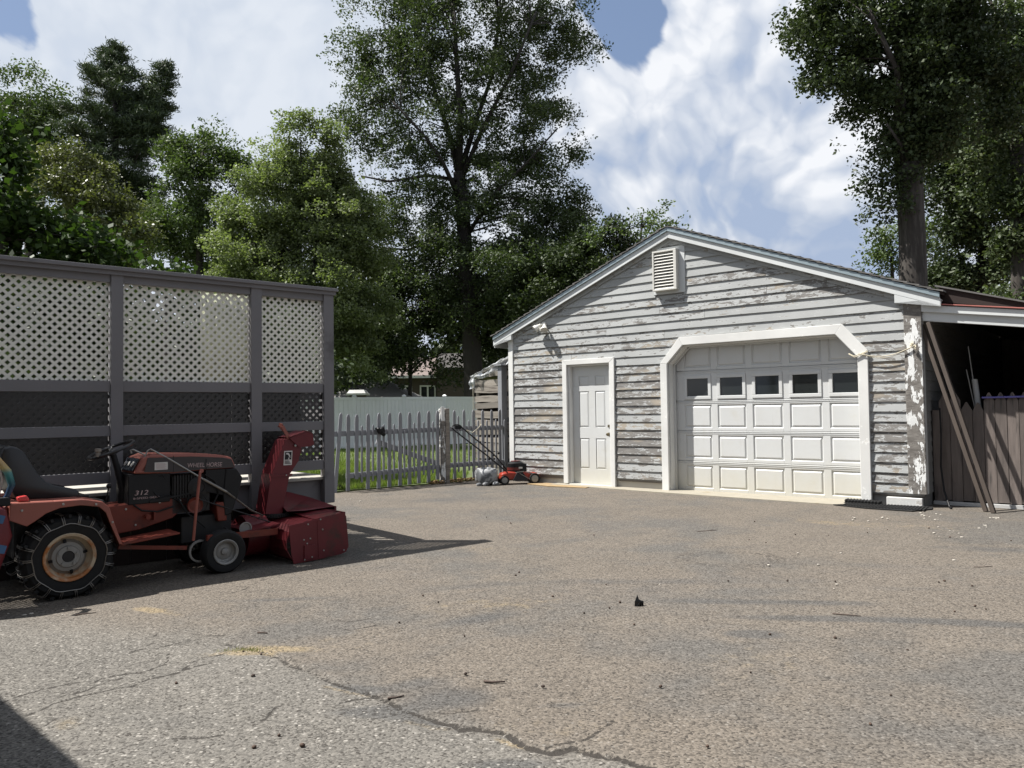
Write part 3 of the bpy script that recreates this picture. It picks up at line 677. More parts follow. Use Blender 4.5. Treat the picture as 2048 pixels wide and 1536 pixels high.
# walk door with six panels, casing, jambs, knob
ox = [(-2.175, 0.03), (-2.175, 2.145), (-1.120, 2.145), (-1.135, 0.0)]; ix = [(-2.085, 0.03), (-2.085, 2.060), (-1.215, 2.060), (-1.215, 0.0)]
for k in range(3):
    bb = MB(); bb.prism([ox[k], ox[k + 1], ix[k + 1], ix[k]], -0.046 - 0.001 * (k % 2), 0.0); bb.build('door_casing', 'trim', gar, bev=0.004)
jb = MB(); jb.box(-2.087, -2.050, 0.001, 0.13, 0.0, 2.062); jb.box(-1.250, -1.213, 0.001, 0.13, 0.0, 2.062); jb.box(-2.050, -1.250, 0.001, 0.13, 2.03, 2.062); jb.build('jamb', 'trim', gar, bev=0.003)
wd = MB(); wd.box(-2.048, -1.252, 0.098, 0.135, 0.03, 2.028)
wdo = wd.build('door', 'door', gar)
th = MB(); th.box(-2.085, -1.215, -0.03, 0.10, 0.0, 0.028); th.build('threshold', 'door', gar, bev=0.005)
zf = [0.03, 0.285, 0.80, 0.985, 1.60, 1.69, 1.86, 2.028]; xf = [-2.048, -1.915, -1.715, -1.585, -1.385, -1.252]
s = MB()
for k in (0, 2, 4, 6): s.box(xf[0], xf[5], 0.086, 0.098, zf[k], zf[k + 1])
for k in (1, 3, 5):
    for j_ in (0, 2, 4): s.box(xf[j_], xf[j_ + 1], 0.086, 0.098, zf[k], zf[k + 1])
s.build('door_face', 'door', wdo, bev=0.0025)
for k in (1, 3, 5):
    for j_ in (1, 3):
        x0, x1, z0, z1 = xf[j_], xf[j_ + 1], zf[k], zf[k + 1]
        p = MB(); p.quadbox([(x0 + .006, 0.0975, z0 + .006), (x1 - .006, 0.0975, z0 + .006), (x1 - .006, 0.0975, z1 - .006), (x0 + .006, 0.0975, z1 - .006)] + [(x0 + .032, 0.088, z0 + .032), (x1 - .032, 0.088, z0 + .032), (x1 - .032, 0.088, z1 - .032), (x0 + .032, 0.088, z1 - .032)])
        p.build('panel', 'door', wdo)
kn = MB(); kn.lathe((-1.318, 0.086, 0.872), (0, -1, 0), [(0.0, 0.0), (0.030, 0.0), (0.030, 0.006), (0.012, 0.010), (0.012, 0.03), (0.024, 0.038), (0.028, 0.052), (0.020, 0.066), (0.0, 0.068)], 16); kn.build('handle', 'brass', wdo, smooth=True)
kn = MB(); kn.lathe((-1.318, 0.086, 1.010), (0, -1, 0), [(0.0, 0.0), (0.024, 0.0), (0.022, 0.012), (0.0, 0.013)], 16); kn.build('lock', 'brass', wdo, smooth=True)
# roof
OH, FO_ = 0.30, 0.100                              # side overhang, front overhang of the rake
sl = (ZA - ZE) / (APX - XL); slr = (ZA - ZE) / (XR - APX)
ex, exr = XL - OH, XR + 0.26
T_ = 0.105                                        # rake board height
def rl(x): return ZA - (APX - x) * sl if x < APX else ZA - (x - APX) * slr
for (xa, xb_, nm_) in ((ex, APX, 'l'), (exr, APX, 'r')):
    za, zb_ = rl(xa), rl(xb_)
    # frieze / rake board, white, tight under the overhang
    bb = MB(); bb.prism([(xa, za + .015), (xb_, zb_ + .015), (xb_, zb_ + .118), (xa, za + .118)], -FO_, -FO_ + 0.022); bb.build('rake_board', 'trim_rake', gar, bev=0.003)
    bb = MB(); bb.prism([(xa, za + .118), (xb_, zb_ + .118), (xb_, zb_ + .182), (xa, za + .182)], -FO_ - 0.022, -FO_ + 0.0); bb.build('drip_edge', 'drip', gar, bev=0.004)
    bb = MB(); bb.prism([(xa, za + .086), (xb_, zb_ + .086), (xb_, zb_ + .104), (xa, za + .104)], -FO_ + 0.0225, DEP + .12)
    bb.build('soffit', 'trim_rake', gar)
    bb = MB(); sg = -1 if xa < xb_ else 1
    bb.prism([(xa + sg * .03, za + .150), (xb_, zb_ + .150 + 0.012), (xb_, zb_ + .197), (xa + sg * .03, za + .180)], -FO_ + 0.001, DEP + 0.15); bb.build('roof_deck', 'brownwood', gar)
    # shingle courses
    L_ = math.hypot(xb_ - xa, zb_ - za); nC = int(L_ / 0.14)
    for k in range(nC):
        f0, f1 = k / nC, (k + 1) / nC
        xa_, xb2 = xa + sg * .045 + (xb_ - xa) * f0, xa + (xb_ - xa) * f1 + sg * -.0
        zz0, zz1 = rl(xa) + .186 + (zb_ - za) * f0 - .012 * 0, rl(xa) + .186 + (zb_ - za) * f1
        c_ = MB(); c_.quadbox([(xa_, -FO_ - 0.038, zz0), (xb2, -FO_ - .038, zz1), (xb2, DEP + .16, zz1), (xa_, DEP + .16, zz0), (xa_, -FO_ - .038, zz0 + .018), (xb2, -FO_ - .038, zz1 + .008), (xb2, DEP + .16, zz1 + .008), (xa_, DEP + .16, zz0 + .018)])
        c_.build('shingle', 'shingle', gar)
# frieze board on the wall under the rake, soffit return boxes
for xa, xb_ in ((XL, APX), (XR, APX)):
    bb = MB(); bb.prism([(xa, rl(xa) - .045), (xb_, rl(xb_) - .045), (xb_, rl(xb_) + .084), (xa, rl(xa) + .084)], -0.034, -0.0255); bb.build('frieze_board', 'siding', gar)
bb = MB(); bb.prism([(ex, 2.585), (XL + .13, 2.575), (XL + .13, rl(XL + .13) + .014), (ex, rl(ex) + .014)], -FO_ + .002, -0.035); bb.build('cornice_return', 'trim_rake', gar, bev=0.004)
bb = MB(); bb.prism([(exr, 2.60), (XR - .26, 2.60), (XR - .26, rl(XR - .26) + .014), (exr, rl(exr) + .014)], -FO_ + .002, -0.041); bb.build('cornice_return', 'trim_rake', gar, bev=0.004)
bb = MB(); bb.box(ex, ex + .02, -FO_ + .023, DEP + .1, rl(ex) - .02, rl(ex) + .084); bb.build('fascia', 'trim_rake', gar)
# gable vent
vn = MB(); vx0, vx1, vz0, vz1 = -0.362, 0.185, 3.085, 3.815
vn.box(vx0, vx1, -0.026, -0.001, vz0, vz1); vb = vn.build('vent_board', 'trim_rake', gar, bev=0.003)
vf = MB(); a0, a1, b0, b1 = vx0 + .03, vx1 - .10, vz0 + .045, vz1 - .055
for bx in ((a0, a1, b0, b0 + .028), (a0, a1, b1 - .028, b1), (a0, a0 + .028, b0 + .028, b1 - .028), (a1 - .05, a1, b0 + .028, b1 - .028)): vf.box(bx[0], bx[1], -0.115, -0.027, bx[2], bx[3])
vfo = vf.build('vent_frame', 'lampwhite', gar, bev=0.004)
bk = MB(); bk.box(a0 + .028, a1 - .05, -0.032, -0.027, b0 + .028, b1 - .028); bk.build('vent_backing', 'sill_dark', gar)
for k in range(12):
    zc = b0 + .034 + (b1 - b0 - .06) * (k + .5) / 12
    l_ = MB(); l_.quadbox([(a0 + .029, -.112, zc - .028), (a1 - .051, -.112, zc - .028), (a1 - .051, -.104, zc - .026), (a0 + .029, -.104, zc - .026), (a0 + .029, -.062, zc + .020), (a1 - .051, -.062, zc + .020), (a1 - .051, -.054, zc + .022), (a0 + .029, -.054, zc + .022)]); l_.build('slat', 'lampwhite', vfo)
# twin flood lamp with motion eye: hangs on the wall, a thing of its own
fl = thing('flood_light', 'white twin floodlight with round heads fixed high on the grey clapboard gable', 'light', gpt(-2.56, -0.022, 2.80), GRZ)
p = MB(); p.lathe((0, 0, 0), (0, -1, 0), [(0, 0), (.052, 0), (.052, .02), (.03, .034), (0, .034)], 20); p.build('base', 'lampwhite', fl, smooth=True)
for sx, dz, tilt in ((-1, -.02, (-.55, -.55, -.62)), (1, -.035, (.35, -.5, -.75))):
    ax = Vector(tilt).normalized(); j_ = Vector((sx * .055, -.075, dz))
    a_ = MB(); a_.tube([(sx * .02, -.025, 0), (sx * .045, -.06, -.0), tuple(j_)], .012, 8); a_.build('arm', 'lampwhite', fl, smooth=True)
    h_ = MB(); h_.lathe(j_ - ax * .03, ax, [(0, 0), (.022, 0), (.03, .03), (.055, .085), (.066, .12), (.068, .135), (.060, .135), (.05, .12), (0, .112)], 20); h_.build('lamp_head', 'lampwhite', fl, smooth=True)
e_ = MB(); e_.tube([(0, -.03, -.02), (0, -.07, -.06)], .012, 8); e_.box(-.028, .028, -.115, -.05, -.125, -.06); e_.build('motion_sensor', 'lampwhite', fl, bev=0.006)

# ------------------------------------------------------------------ lean-to beside the garage
lt = thing('lean_to_shed', 'open lean-to carport with white beam and red trimmed roof against the garage side', 'shed', gpt(3.45, 0, 0), GRZ)
def beam(name, x0, z0a, z0b, x1, z1a, z1b, y0, y1, mt, bev=0.004):
    bb = MB(); bb.prism([(x0, z0a), (x1, z1a), (x1, z1b), (x0, z0b)], y0, y1); return bb.build(name, mt, lt, bev=bev)
beam('beam', 0.005, 2.355, 2.50, 3.2, 1.86, 2.005, 0.0, 0.045, 'trim_rake')
beam('fascia', -0.0, 2.47, 2.555, 3.25, 1.975, 2.06, -0.035, -0.001, 'trim_rake')
beam('red_edge', 0.21, 2.535, 2.549, 3.3, 2.062, 2.078, -0.060, -0.036, 'redtrim', 0.002)
beam('roof', 0.0, 2.556, 2.575, 3.35, 2.050, 2.069, -0.030, 6.4, 'brownwood', 0)
# board that fills the wedge up to the running edge of the main roof
bb = MB(); bb.prism([(0.18, 2.58), (0.20, 2.775), (1.55, 2.335)], 0.06, 0.08); bb.build('gable_board', 'brownwood', lt)
bb = MB(); bb.prism([(0.15, 2.800), (0.15, 2.780), (1.75, 2.275), (1.75, 2.295)], 0.03, 6.0); bb.build('roof_extension', 'shingle', lt)
for a_ in ((3.1, 3.2, 0.05, 0.15, -0.02, 1.86), (3.1, 3.2, 6.2, 6.3, -0.02, 1.9)):
    bb = MB(); bb.box(*a_); bb.build('post', 'darkboard', lt)
bb = MB(); bb.box(-.02, 3.3, 6.325, 6.34, -.02, 2.55); bb.build('light_block_panel', 'brownwood', lt); bb = MB(); bb.box(3.225, 3.24, .1, 6.32, -.02, 2.05); bb.build('side_panel', 'brownwood', lt)  # solid dark panels added behind the boards to shut light out
# back and outer side of the lean-to: old dark boards
for k in range(22):
    bb = MB(); x0 = 0.02 + k * 0.145; bb.box(x0, x0 + 0.139, 6.3, 6.32, -0.02, 2.5 - 0.155 * x0); bb.build('board', 'darkboard', lt)
for k in range(14):
    bb = MB(); z0 = 0.02 + k * 0.132; bb.box(3.2, 3.22, 0.1, 6.3, z0, z0 + 0.127); bb.build('board', 'darkboard', lt)
fl_ = MB(); fl_.box(0.0, 3.2, 0.5, 6.3, -.02, .012); fl_.build('dirt_floor', 'sill_dark', lt)
# clapboards on the garage's own side wall, seen inside the lean-to
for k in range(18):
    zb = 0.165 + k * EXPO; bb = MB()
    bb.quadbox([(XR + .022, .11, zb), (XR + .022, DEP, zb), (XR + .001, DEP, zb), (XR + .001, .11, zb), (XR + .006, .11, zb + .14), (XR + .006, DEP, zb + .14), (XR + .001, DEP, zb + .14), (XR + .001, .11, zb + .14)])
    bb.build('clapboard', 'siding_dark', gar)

for k, (z_, x1_) in enumerate(((1.55, 1.9), (1.05, 2.4))):
    bb = MB(); bb.box(.35, x1_, 5.9, 6.25, z_, z_ + .03); bb.build('shelf', 'greywood', lt)
bb = MB()
for k in range(5): bb.lathe((.6 + k * .33, 6.0, 1.581), (0, 0, 1), [(0, 0), (.08, 0), (.09, .16), (.07, .2), (0, .2)], 12)
bb.build('paint_tins', 'steel', lt, kind='stuff')
# picket screen of dark boards closing the lean-to
pf = thing('stockade_fence', 'dark weathered board fence with pointed tops closing off the lean-to', 'fence', gpt(3.50, 0.40, 0), GRZ)
x = 0.03; rr = random.Random(5)
while x < 2.6:
    wv_ = 0.118 + rr.uniform(-.004, .004); top = 1.45 + rr.uniform(-.02, .015); bz = 0.06 + rr.uniform(0, .01)
    if x < 0.5: top -= (0.5 - x) * 0.05
    if 0.28 < x < 0.42: top -= 0.12
    c_ = x + wv_ / 2; n_ = .035
    bb = MB(); bb.prism([(x, bz), (x + wv_, bz), (x + wv_, top - .105), (c_ + .010, top - .006), (c_, top), (c_ - .010, top - .006), (x, top - .105)], rr.uniform(-.004, .003), .020); bb.build('board', 'darkboard', pf)
    x += wv_ + 0.006
bb = MB(); bb.box(-.02, 2.7, .022, .06, .30, .39); bb.build('rail', 'darkboard', pf); bb = MB(); bb.box(-.02, 2.7, .022, .06, 1.12, 1.21); bb.build('rail', 'darkboard', pf)
bb = MB(); bb.box(-.06, 2.8, -.035, .03, .005, .052); bb.build('sill', 'pvc', pf, bev=0.003)
bb = MB(); bb.box(-.05, .045, .0, .09, 0.0, 1.22); bb.build('post', 'darkboard', pf)
# long rough planks leaning in the corner
for k, (s0, s1, dd) in enumerate(((4.185, 3.525, 0.0), (4.09, 3.435, 0.055))):
    pl = thing('leaning_plank', ['long rough brown plank leaning against the lean-to beam, the front one of two', 'long rough brown plank leaning in the lean-to, behind the front plank'][k], 'plank', gpt(s0, -0.19 + dd * 2, 0.0), GRZ, 'planks leaning in the lean-to')
    bb = MB(); bb.bar((0, 0, 0.01), (s1 - s0, 0.34 - dd * 2 - 0.16 + k * .05, 2.33 - k * .02), 0.048, 0.045, (0.2, 1, 0)); o = bb.build('board', 'plank', pl, bev=0.004)
# pale pipes and channel standing behind the fence
pp = thing('pvc_pipe', 'grey pipe with thin metal channels standing inside the dark lean-to', 'pipe', gpt(3.99, 0.62, 0.012), GRZ)
bb = MB(); bb.tube([(.06, 0, 0), (-.09, .05, 1.60)], .035, 14); bb.build('pipe', 'pvc', pp, smooth=True)
for k in range(2):
    bb = MB(); bb.bar((.0 + .02 * k, .05, .5), (-.155 - .03 * k, .1, 2.03 - .3 * k), .03, .01); bb.build('channel', 'steel', pp)
bp = thing('blue_pipe', 'thin violet-blue pipe lying across the tops of the dark pointed fence boards', 'pipe', gpt(4.02, 0.375, 1.372), GRZ)
bb = MB(); bb.tube([(0, 0, 0), (1.6, 0, 0.01)], .013, 10); bb.build('tube', 'bluepipe', bp, smooth=True)
# thin hose or cable hanging beside the fence post
hs = MB(); hs.tube([gpt(3.56, .30, 1.25), gpt(3.57, .28, .9), gpt(3.56, .26, .5), gpt(3.60, .2, .2), gpt(3.68, .06, .02), gpt(3.72, -.05, .012)], [.010, .010, .011, .012, .013, .012], 8)
tag(hs.build('rubber_hose', 'black', smooth=True), 'thin black hose hanging beside the dark fence and curling onto the asphalt', 'hose')
# rope slung from the car door trim to the corner board
rp = thing('rope', 'cream rope sagging from the car door trim to a knot on the peeling corner board', 'rope', gpt(2.7, -.062, 1.98), GRZ)
bb = MB(); pts = [(0.0 + .64 * f, -.012 + .012 * f, -.075 * math.sin(math.pi * f) - .0 + .05 * f) for f in np.linspace(0, 1, 15)]
bb.tube(pts, .006, 6); pts2 = [(p_[0], p_[1] + .004, p_[2] - .022 * math.sin(math.pi * k / 14)) for k, p_ in enumerate(pts)]; bb.tube(pts2, .005, 6); bb.build('strand', 'rope', rp, smooth=True)
bb = MB(); rr = random.Random(8)
for k in range(9):
    c_ = Vector((.665 + rr.uniform(-.025, .03), -.015, .045 + rr.uniform(-.05, .05))); bb.tube([c_ + Vector((rr.uniform(-.03, .03), -.01, rr.uniform(-.03, .03))), c_ + Vector((0, -.025, 0)), c_ + Vector((rr.uniform(-.03, .03), -.008, rr.uniform(-.03, .03)))], .009, 6)
bb.build('knot', 'rope', rp, smooth=True)
bb = MB(); bb.tube([(-.13, .004, .01), (-.06, -.012, -.03), (.0, -.010, -.01), (.11, .004, .03)], .006, 6); bb.tube([(-.13, .004, -.0), (-.05, -.012, -.045), (.02, -.010, -.02), (.11, .004, .02)], .006, 6); bb.build('loop', 'rope', rp, smooth=True)
# rubber mats by the corner
mt1 = thing('rubber_mat', 'flat black ribbed rubber mat lying on the asphalt below the garage corner', 'mat', gpt(2.45, -0.62, 0.008), GRZ + R(4))
bb = MB(); bb.prism([(0.0, 0.18), (.42, 0.02), (.95, -.02), (1.12, .30), (1.10, .52), (.3, .46)], 0, 0.012, 'xy'); bb.build('base', 'rubber', mt1)
bb = MB()
for k in range(26):
    x0 = .12 + k * .037; bb.box(x0, x0 + .018, .06 + max(0, (.4 - x0) * .35), .46, .0125, .021)
bb.build('ribs', 'rubber', mt1)
mt2 = thing('spiked_mat', 'small black studded rubber mat bunched against the foot of the white door trim', 'mat', gpt(2.50, -0.20, 0.012), GRZ)
bb = MB(); bb.box(0, .44, -.02, .14, 0, .012); bb.build('base', 'rubber', mt2)
bb = MB()
for k in range(11):
    for j_ in range(4): bb.lathe((.02 + k * .04, .0 + j_ * .04, .012), (0, 0, 1), [(.013, 0), (.012, .022), (.016, .028), (0, .05)], 6)
bb.build('studs', 'rubber', mt2)
dm_ = thing('doormat', 'sandy brown doormat lying flat before the white walk door', 'mat', gpt(-2.75, -.38, .004), GRZ)
bb = MB(); bb.prism([(0, .05), (.55, -.08), (1.25, .02), (1.2, .30), (.2, .34)], 0, .012, 'xy'); bb.build('pile', simple('coir_brown', (0.27, 0.19, 0.10), .95, 0, .4, 12), dm_)
# ------------------------------------------------------------------ deck with lattice privacy screen
LS = 0.975; LO = Vector((-4.2146 * LS, 6.065 * LS, 1.3 * (1 - LS))); LRZ = math.atan2(0.64499, 0.76419)
dk = thing('deck', 'raised wooden deck with sunlit weathered boards behind the lattice screen', 'deck', LO, LRZ); dk.scale = (LS,) * 3
S0, S1 = -1.55, 3.03
for k in range(27):
    bb = MB(); y0 = 0.02 + k * 0.142; bb.box(S0, S1 + 0.02 - (0.01 if k % 2 else 0), y0, y0 + 0.137, .610, .641); bb.build('deck_board', 'deckfloor', dk, bev=0.003)
bb = MB(); bb.box(S0, S1, 0.045, 0.085, .385, .607); bb.box(S1 - .04, S1, .086, 3.8, .385, .607); bb.build('rim_joist', 'deckpaint', dk)
bb = MB(); bb.box(S0, S1 + .03, -.012, .018, .612, .640); bb.build('edge_board', 'deckfloor', dk, bev=0.004)
for k in range(4):
    for y_ in (.5, 3.2):
        bb = MB(); bb.box(S0 + .3 + k * 1.3, S0 + .4 + k * 1.3, y_, y_ + .1, -.03, .38); bb.build('pier', 'darkboard', dk)
for k in range(int((S1 - S0 - .1) / .15)):
    bb = MB(); bb.box(S0 + k * .15, S0 + k * .15 + .144, .10, .118, -.02, .384); bb.build('underdeck_shade_board', 'brownwood', dk)  # dark boards added so the space under the deck reads as black shade
ls = thing('lattice_screen', 'tall grey deck screen with ivory lattice panels above and dark lattice below', 'screen', LO, LRZ); ls.scale = (LS,) * 3
posts = [(-1.53, -1.43), (-.30, -.20), (.944, 1.043), (2.178, 2.284), (2.94, 3.052)]
for k, (a, b_) in enumerate(posts):
    bb = MB(); bb.box(a, b_, -.055, .042, .372 if k else .38, 2.552); bb.build('post', 'deckpaint', ls, bev=0.004)
bb = MB(); bb.box(S0 - .02, 3.085, -.095, .075, 2.556, 2.590); bb.build('cap_board', 'deckpaint', ls, bev=0.004)
bb = MB(); bb.box(S0 - .02, 3.07, -.072, -.056, 2.520, 2.555); bb.build('cap_trim', 'deckpaint', ls)
dl = simple('dark_lattice', (0.020, 0.017, 0.016), .35, 0, .3, 6)
iv = simple('ivory_lattice', (0.70, 0.685, 0.61), .55, 0, .08, 1.2, dirt=(0.62, 0.62, 0.50), dirt_lo=.55, dirt_hi=.75, bmp=0)
def clip_strip(cx0, d, x0, x1, z0, z1):
    """segment of the line x = cx0 + d*z inside the rectangle"""
    pts = []
    for z in (z0, z1):
        x = cx0 + d * (z - z0)
        if x0 <= x <= x1: pts.append((x, z))
    for x in (x0, x1):
        z = z0 + (x - cx0) / d
        if z0 < z < z1: pts.append((x, z))
    if len(pts) < 2: return None
    pts.sort(key=lambda p: p[1]); return pts[0], pts[-1]
def lattice(x0, x1, z0, z1, pitch, wd_, joined, mt, y0=-.004):
    big_ = MB(); hw = wd_ / 2
    for d, ya in ((1, y0), (-1, y0 + .0033)):
        c_ = x0 - (z1 - z0) if d > 0 else x0
        c_ = math.floor(c_ / pitch) * pitch + (.3 if d > 0 else .1) * pitch
        while c_ < x1 + (z1 - z0):
            s_ = clip_strip(c_, d, x0, x1, z0, z1)
            if s_ and math.dist(*s_) > .03:
                (xa, za), (xb_, zb_) = s_; nx_, nz_ = -(zb_ - za), (xb_ - xa); L_ = math.hypot(nx_, nz_); nx_, nz_ = nx_ / L_ * hw, nz_ / L_ * hw
                t_ = big_ if joined else MB()
                t_.prism([(xa + nx_, za + nz_), (xb_ + nx_, zb_ + nz_), (xb_ - nx_, zb_ - nz_), (xa - nx_, za - nz_)], ya, ya + .003)
                if not joined: t_.build('slat', mt, ls)
            c_ += pitch
    if joined: big_.build('lattice', mt, ls, kind='stuff')
for k in range(4):
    x0, x1 = posts[k][1], posts[k + 1][0]
    bb = MB(); bb.box(x0 + .001, x1 - .001, -.040, .030, 2.455, 2.554); bb.build('top_rail', 'deckpaint', ls, bev=0.003)
    bb = MB(); bb.box(x0 + .001, x1 - .001, -.040, .030, 1.505, 1.600); bb.build('rail', 'deckpaint', ls, bev=0.003)
    bb = MB(); bb.box(x0 + .001, x1 - .001, -.040, .030, 1.123, 1.213); bb.build('rail', 'deckpaint', ls, bev=0.003)
    bb = MB(); bb.box(x0 + .001, x1 - .001, -.040, .030, .717, .815); bb.build('rail', 'deckpaint', ls, bev=0.003)
    if k == 0: lattice(x0, x1, 1.601, 2.454, .0735, .0232, True, iv)
    else: lattice(x0, x1, 1.601, 2.454, .0735, .0232, False, iv)
    lattice(x0, x1, 1.214, 1.504, .0735, .027, True, dl); lattice(x0, x1, .816, 1.122, .0735, .027, True, dl)
    bb = MB(); bb.box(x0 - .05, x1 + .05, .62, .624, .70, 1.56); bb.build('dark_backing', 'screen', ls)  # black sheet added to keep the view through the lower lattice dark
# railing that returns from the end post along the deck's edge
rt = thing('deck_railing', 'grey wooden guard rail running back from the lattice screen along the deck edge', 'railing', LO, LRZ); rt.scale = (LS,) * 3
bb = MB(); bb.box(2.93, 3.07, .06, 2.6, 1.545, 1.58); bb.build('cap', 'deckpaint', rt)
bb = MB(); bb.box(2.98, 3.02, .06, 2.6, 1.44, 1.52); bb.build('rail', 'deckpaint', rt)
bb = MB(); bb.box(2.98, 3.02, .06, 2.6, 1.24, 1.34); bb.build('rail', 'deckpaint', rt)
bb = MB(); bb.box(2.98, 3.02, .06, 2.6, .74, .83); bb.build('rail', 'deckpaint', rt)
bb = MB(); bb.box(2.95, 3.05, 2.6, 2.7, .4, 1.68); bb.build('post', 'deckpaint', rt)
for k in range(16):
    bb = MB(); bb.box(3.02, 3.045, .16 + k * .15, .20 + k * .15, .76, 1.5); bb.build('baluster', 'deckpaint', rt)
# pale canvas hanging on the deck behind the lattice, and the house that shades the near corner
cvs = MB(); nn = 24
for j_ in range(2):
    for k in range(nn + 1):
        cvs.v.append((1.86 + 0.56 * k / nn, .42 + .03 * math.sin(k * 1.3) + .015 * j_, 1.56 + .95 * j_))
for k in range(nn): cvs.f.append((k, k + 1, nn + 2 + k, nn + 1 + k))
co_ = cvs.build('canvas_sheet', simple('pale_green_canvas', (0.24, 0.25, 0.17), .8, 0, .1, 3), smooth='all'); co_.location = LO; co_.scale = (LS,) * 3; co_.rotation_euler = (0, 0, LRZ)
co_.modifiers.new('thick', 'SOLIDIFY').thickness = .004
tag(co_, 'pale cream canvas hanging behind the middle lattice panel of the deck screen', 'canvas')
hz = thing('house', 'house wall and eave beside the driveway, casting the shadow at the near corner', 'house', (-4.29, 3.81, 0), math.atan2(-.68, .73))
bb = MB(); bb.box(-.30, 2.55, -4.4, -.40, -.03, 2.85); bb.build('wall', 'siding_dark', hz)
bb = MB(); bb.prism([(0, 2.9), (0, 3.0), (-2.4, 3.9), (-4.8, 3.0), (-4.8, 2.9)], -.32, 2.6, 'yz'); bb.build('roof', 'shingle', hz)

# ------------------------------------------------------------------ garden tractor
TO = Vector((-3.15, 5.50, 0)); TRZ = math.atan2(.67572, .73715)
tr = thing('garden_tractor', 'old faded red garden tractor with black seat and chained rusty rear wheels beside the lattice', 'tractor', TO, TRZ)
def tyre(name, c, r, wdt, rimr, parent, lug, n=36, mt='rubber'):
    h = wdt / 2
    prof = [(rimr, -h * .82), (rimr + (r - rimr) * .35, -h), (r * .90, -h * .96), (r * .975, -h * .72), (r, -h * .3), (r, h * .3), (r * .975, h * .72), (r * .90, h * .96), (rimr + (r - rimr) * .35, h), (rimr, h * .82)]
    b_ = MB(); b_.lathe(c, (0, 1, 0), prof, n, close=True)
    if lug:
        for k in range(lug):
            a = 2 * math.pi * k / lug
            for sy in (-1, 1):
                a2 = a + (.5 * 2 * math.pi / lug if sy > 0 else 0)
                d0 = Vector((math.cos(a2), 0, math.sin(a2))); d1 = Vector((math.cos(a2 + .16), 0, math.sin(a2 + .16)))
                b_.bar(Vector(c) + d0 * (r * .985) + Vector((0, sy * h * .96, 0)), Vector(c) + d1 * (r * 1.0) + Vector((0, sy * .004, 0)), .022, .022, tuple(d0))
    return b_.build(name, mt, parent, smooth=True)
for yc, near in ((.11, True), (.79, False)):
    wh = MB(); c_ = (0, yc, .297)
    # disc and rim: dished steel
    sg = -1 if near else 1
    wh.lathe(c_, (0, sg, 0), [(.162, .085), (.172, .098), (.168, .104), (.150, .096), (.146, .060), (.138, .034), (.124, .022)], 40)
    wh.lathe(c_, (0, sg, 0), [(.162, .085), (.150, .0), (.160, -.09)], 40)
    w_ = wh.build('wheel', 'rim', tr, smooth=True)
    tyre('tyre', c_, .297, .215, .160, w_, 16)
    hb = MB(); hb.lathe(c_, (0, sg, 0), [(.1235, .022), (.112, .028), (.104, .044), (.080, .048), (.074, .056), (.042, .058), (.040, .050), (.0, .050)], 32)
    for k in range(5):
        a = 2 * math.pi * k / 5 + .3; hb.lathe(Vector(c_) + Vector((math.cos(a) * .060, sg * .056, math.sin(a) * .060)), (0, sg, 0), [(.011, 0), (.011, .010), (0, .011)], 6)
    hb.build('hub', 'rimgrey', w_, smooth=True)
    ho = MB()
    for k in range(4):
        a = 2 * math.pi * k / 4 + .2; ho.bar(Vector(c_) + Vector((math.cos(a) * .100, sg * .049, math.sin(a) * .100)), Vector(c_) + Vector((math.cos(a) * .125, sg * .040, math.sin(a) * .125)), .018, .012, (0, 1, 0))
    ho.build('slot', 'black', w_)
    hc = MB(); hc.lathe(Vector(c_) + Vector((0, sg * .0505, 0)), (0, sg, 0), [(0, .004), (.036, .003), (.039, 0)], 24); hc.build('hub_hole', 'engine', w_)  # dark disc standing for the shaded hole in the hub
    # snow chain: side ring and paired cross chains over the tread
    ch = MB(); rr = random.Random(4)
    yS = yc + sg * .112
    ring = []
    for k in range(49):
        a = 2 * math.pi * k / 48; ring.append((math.cos(a) * (.236 + .005 * math.sin(a * 9)), yS, .297 + math.sin(a) * (.236 + .005 * math.sin(a * 9))))
    ch.tube(ring, .0035, 5, cap=False)
    for k in range(18):
        a = 2 * math.pi * k / 18 + rr.uniform(-.05, .05)
        for da in (-.022, .022):
            p_ = [(math.cos(a + da) * rr_, yy, .297 + math.sin(a + da) * rr_) for rr_, yy in ((.238, yS), (.262, yS + sg * .002), (.291, yc + sg * .100), (.305, yc + sg * .07), (.309, yc), (.305, yc - sg * .07), (.291, yc - sg * .100), (.24, yc - sg * .112))]
            ch.tube(p_, .0032, 5)
        for yy in (-.08, -.04, 0, .04, .08):
            rr_ = .309 if abs(yy) < .05 else .303; p0 = Vector((math.cos(a - .03) * rr_, yc + yy, .297 + math.sin(a - .03) * rr_)); p1 = Vector((math.cos(a + .03) * rr_, yc + yy, .297 + math.sin(a + .03) * rr_)); ch.tube([p0, (p0 + p1) / 2 * 1.0 + Vector((0, .008, 0)), p1], .004, 5)
    ch.build('snow_chain', 'chain', w_, smooth=True)
for yc, sg in ((.12, -1), (.76, 1)):
    c_ = (1.141, yc, .176); wh = MB()
    wh.lathe(c_, (0, sg, 0), [(.096, .058), (.104, .066), (.098, .070), (.084, .062), (.080, .030), (.066, .022), (.050, .030), (.030, .030), (.028, .044), (.016, .050), (.0, .050)], 30)
    w_ = wh.build('front_wheel', 'rimgrey', tr, smooth=True)
    tyre('tyre', c_, .176, .135, .096, w_, 0, 30)
bb = MB(); bb.box(1.09, 1.19, .16, .74, .15, .21); bb.box(-.05, .05, .2, .7, .24, .36); bb.build('axle', 'engine', tr)
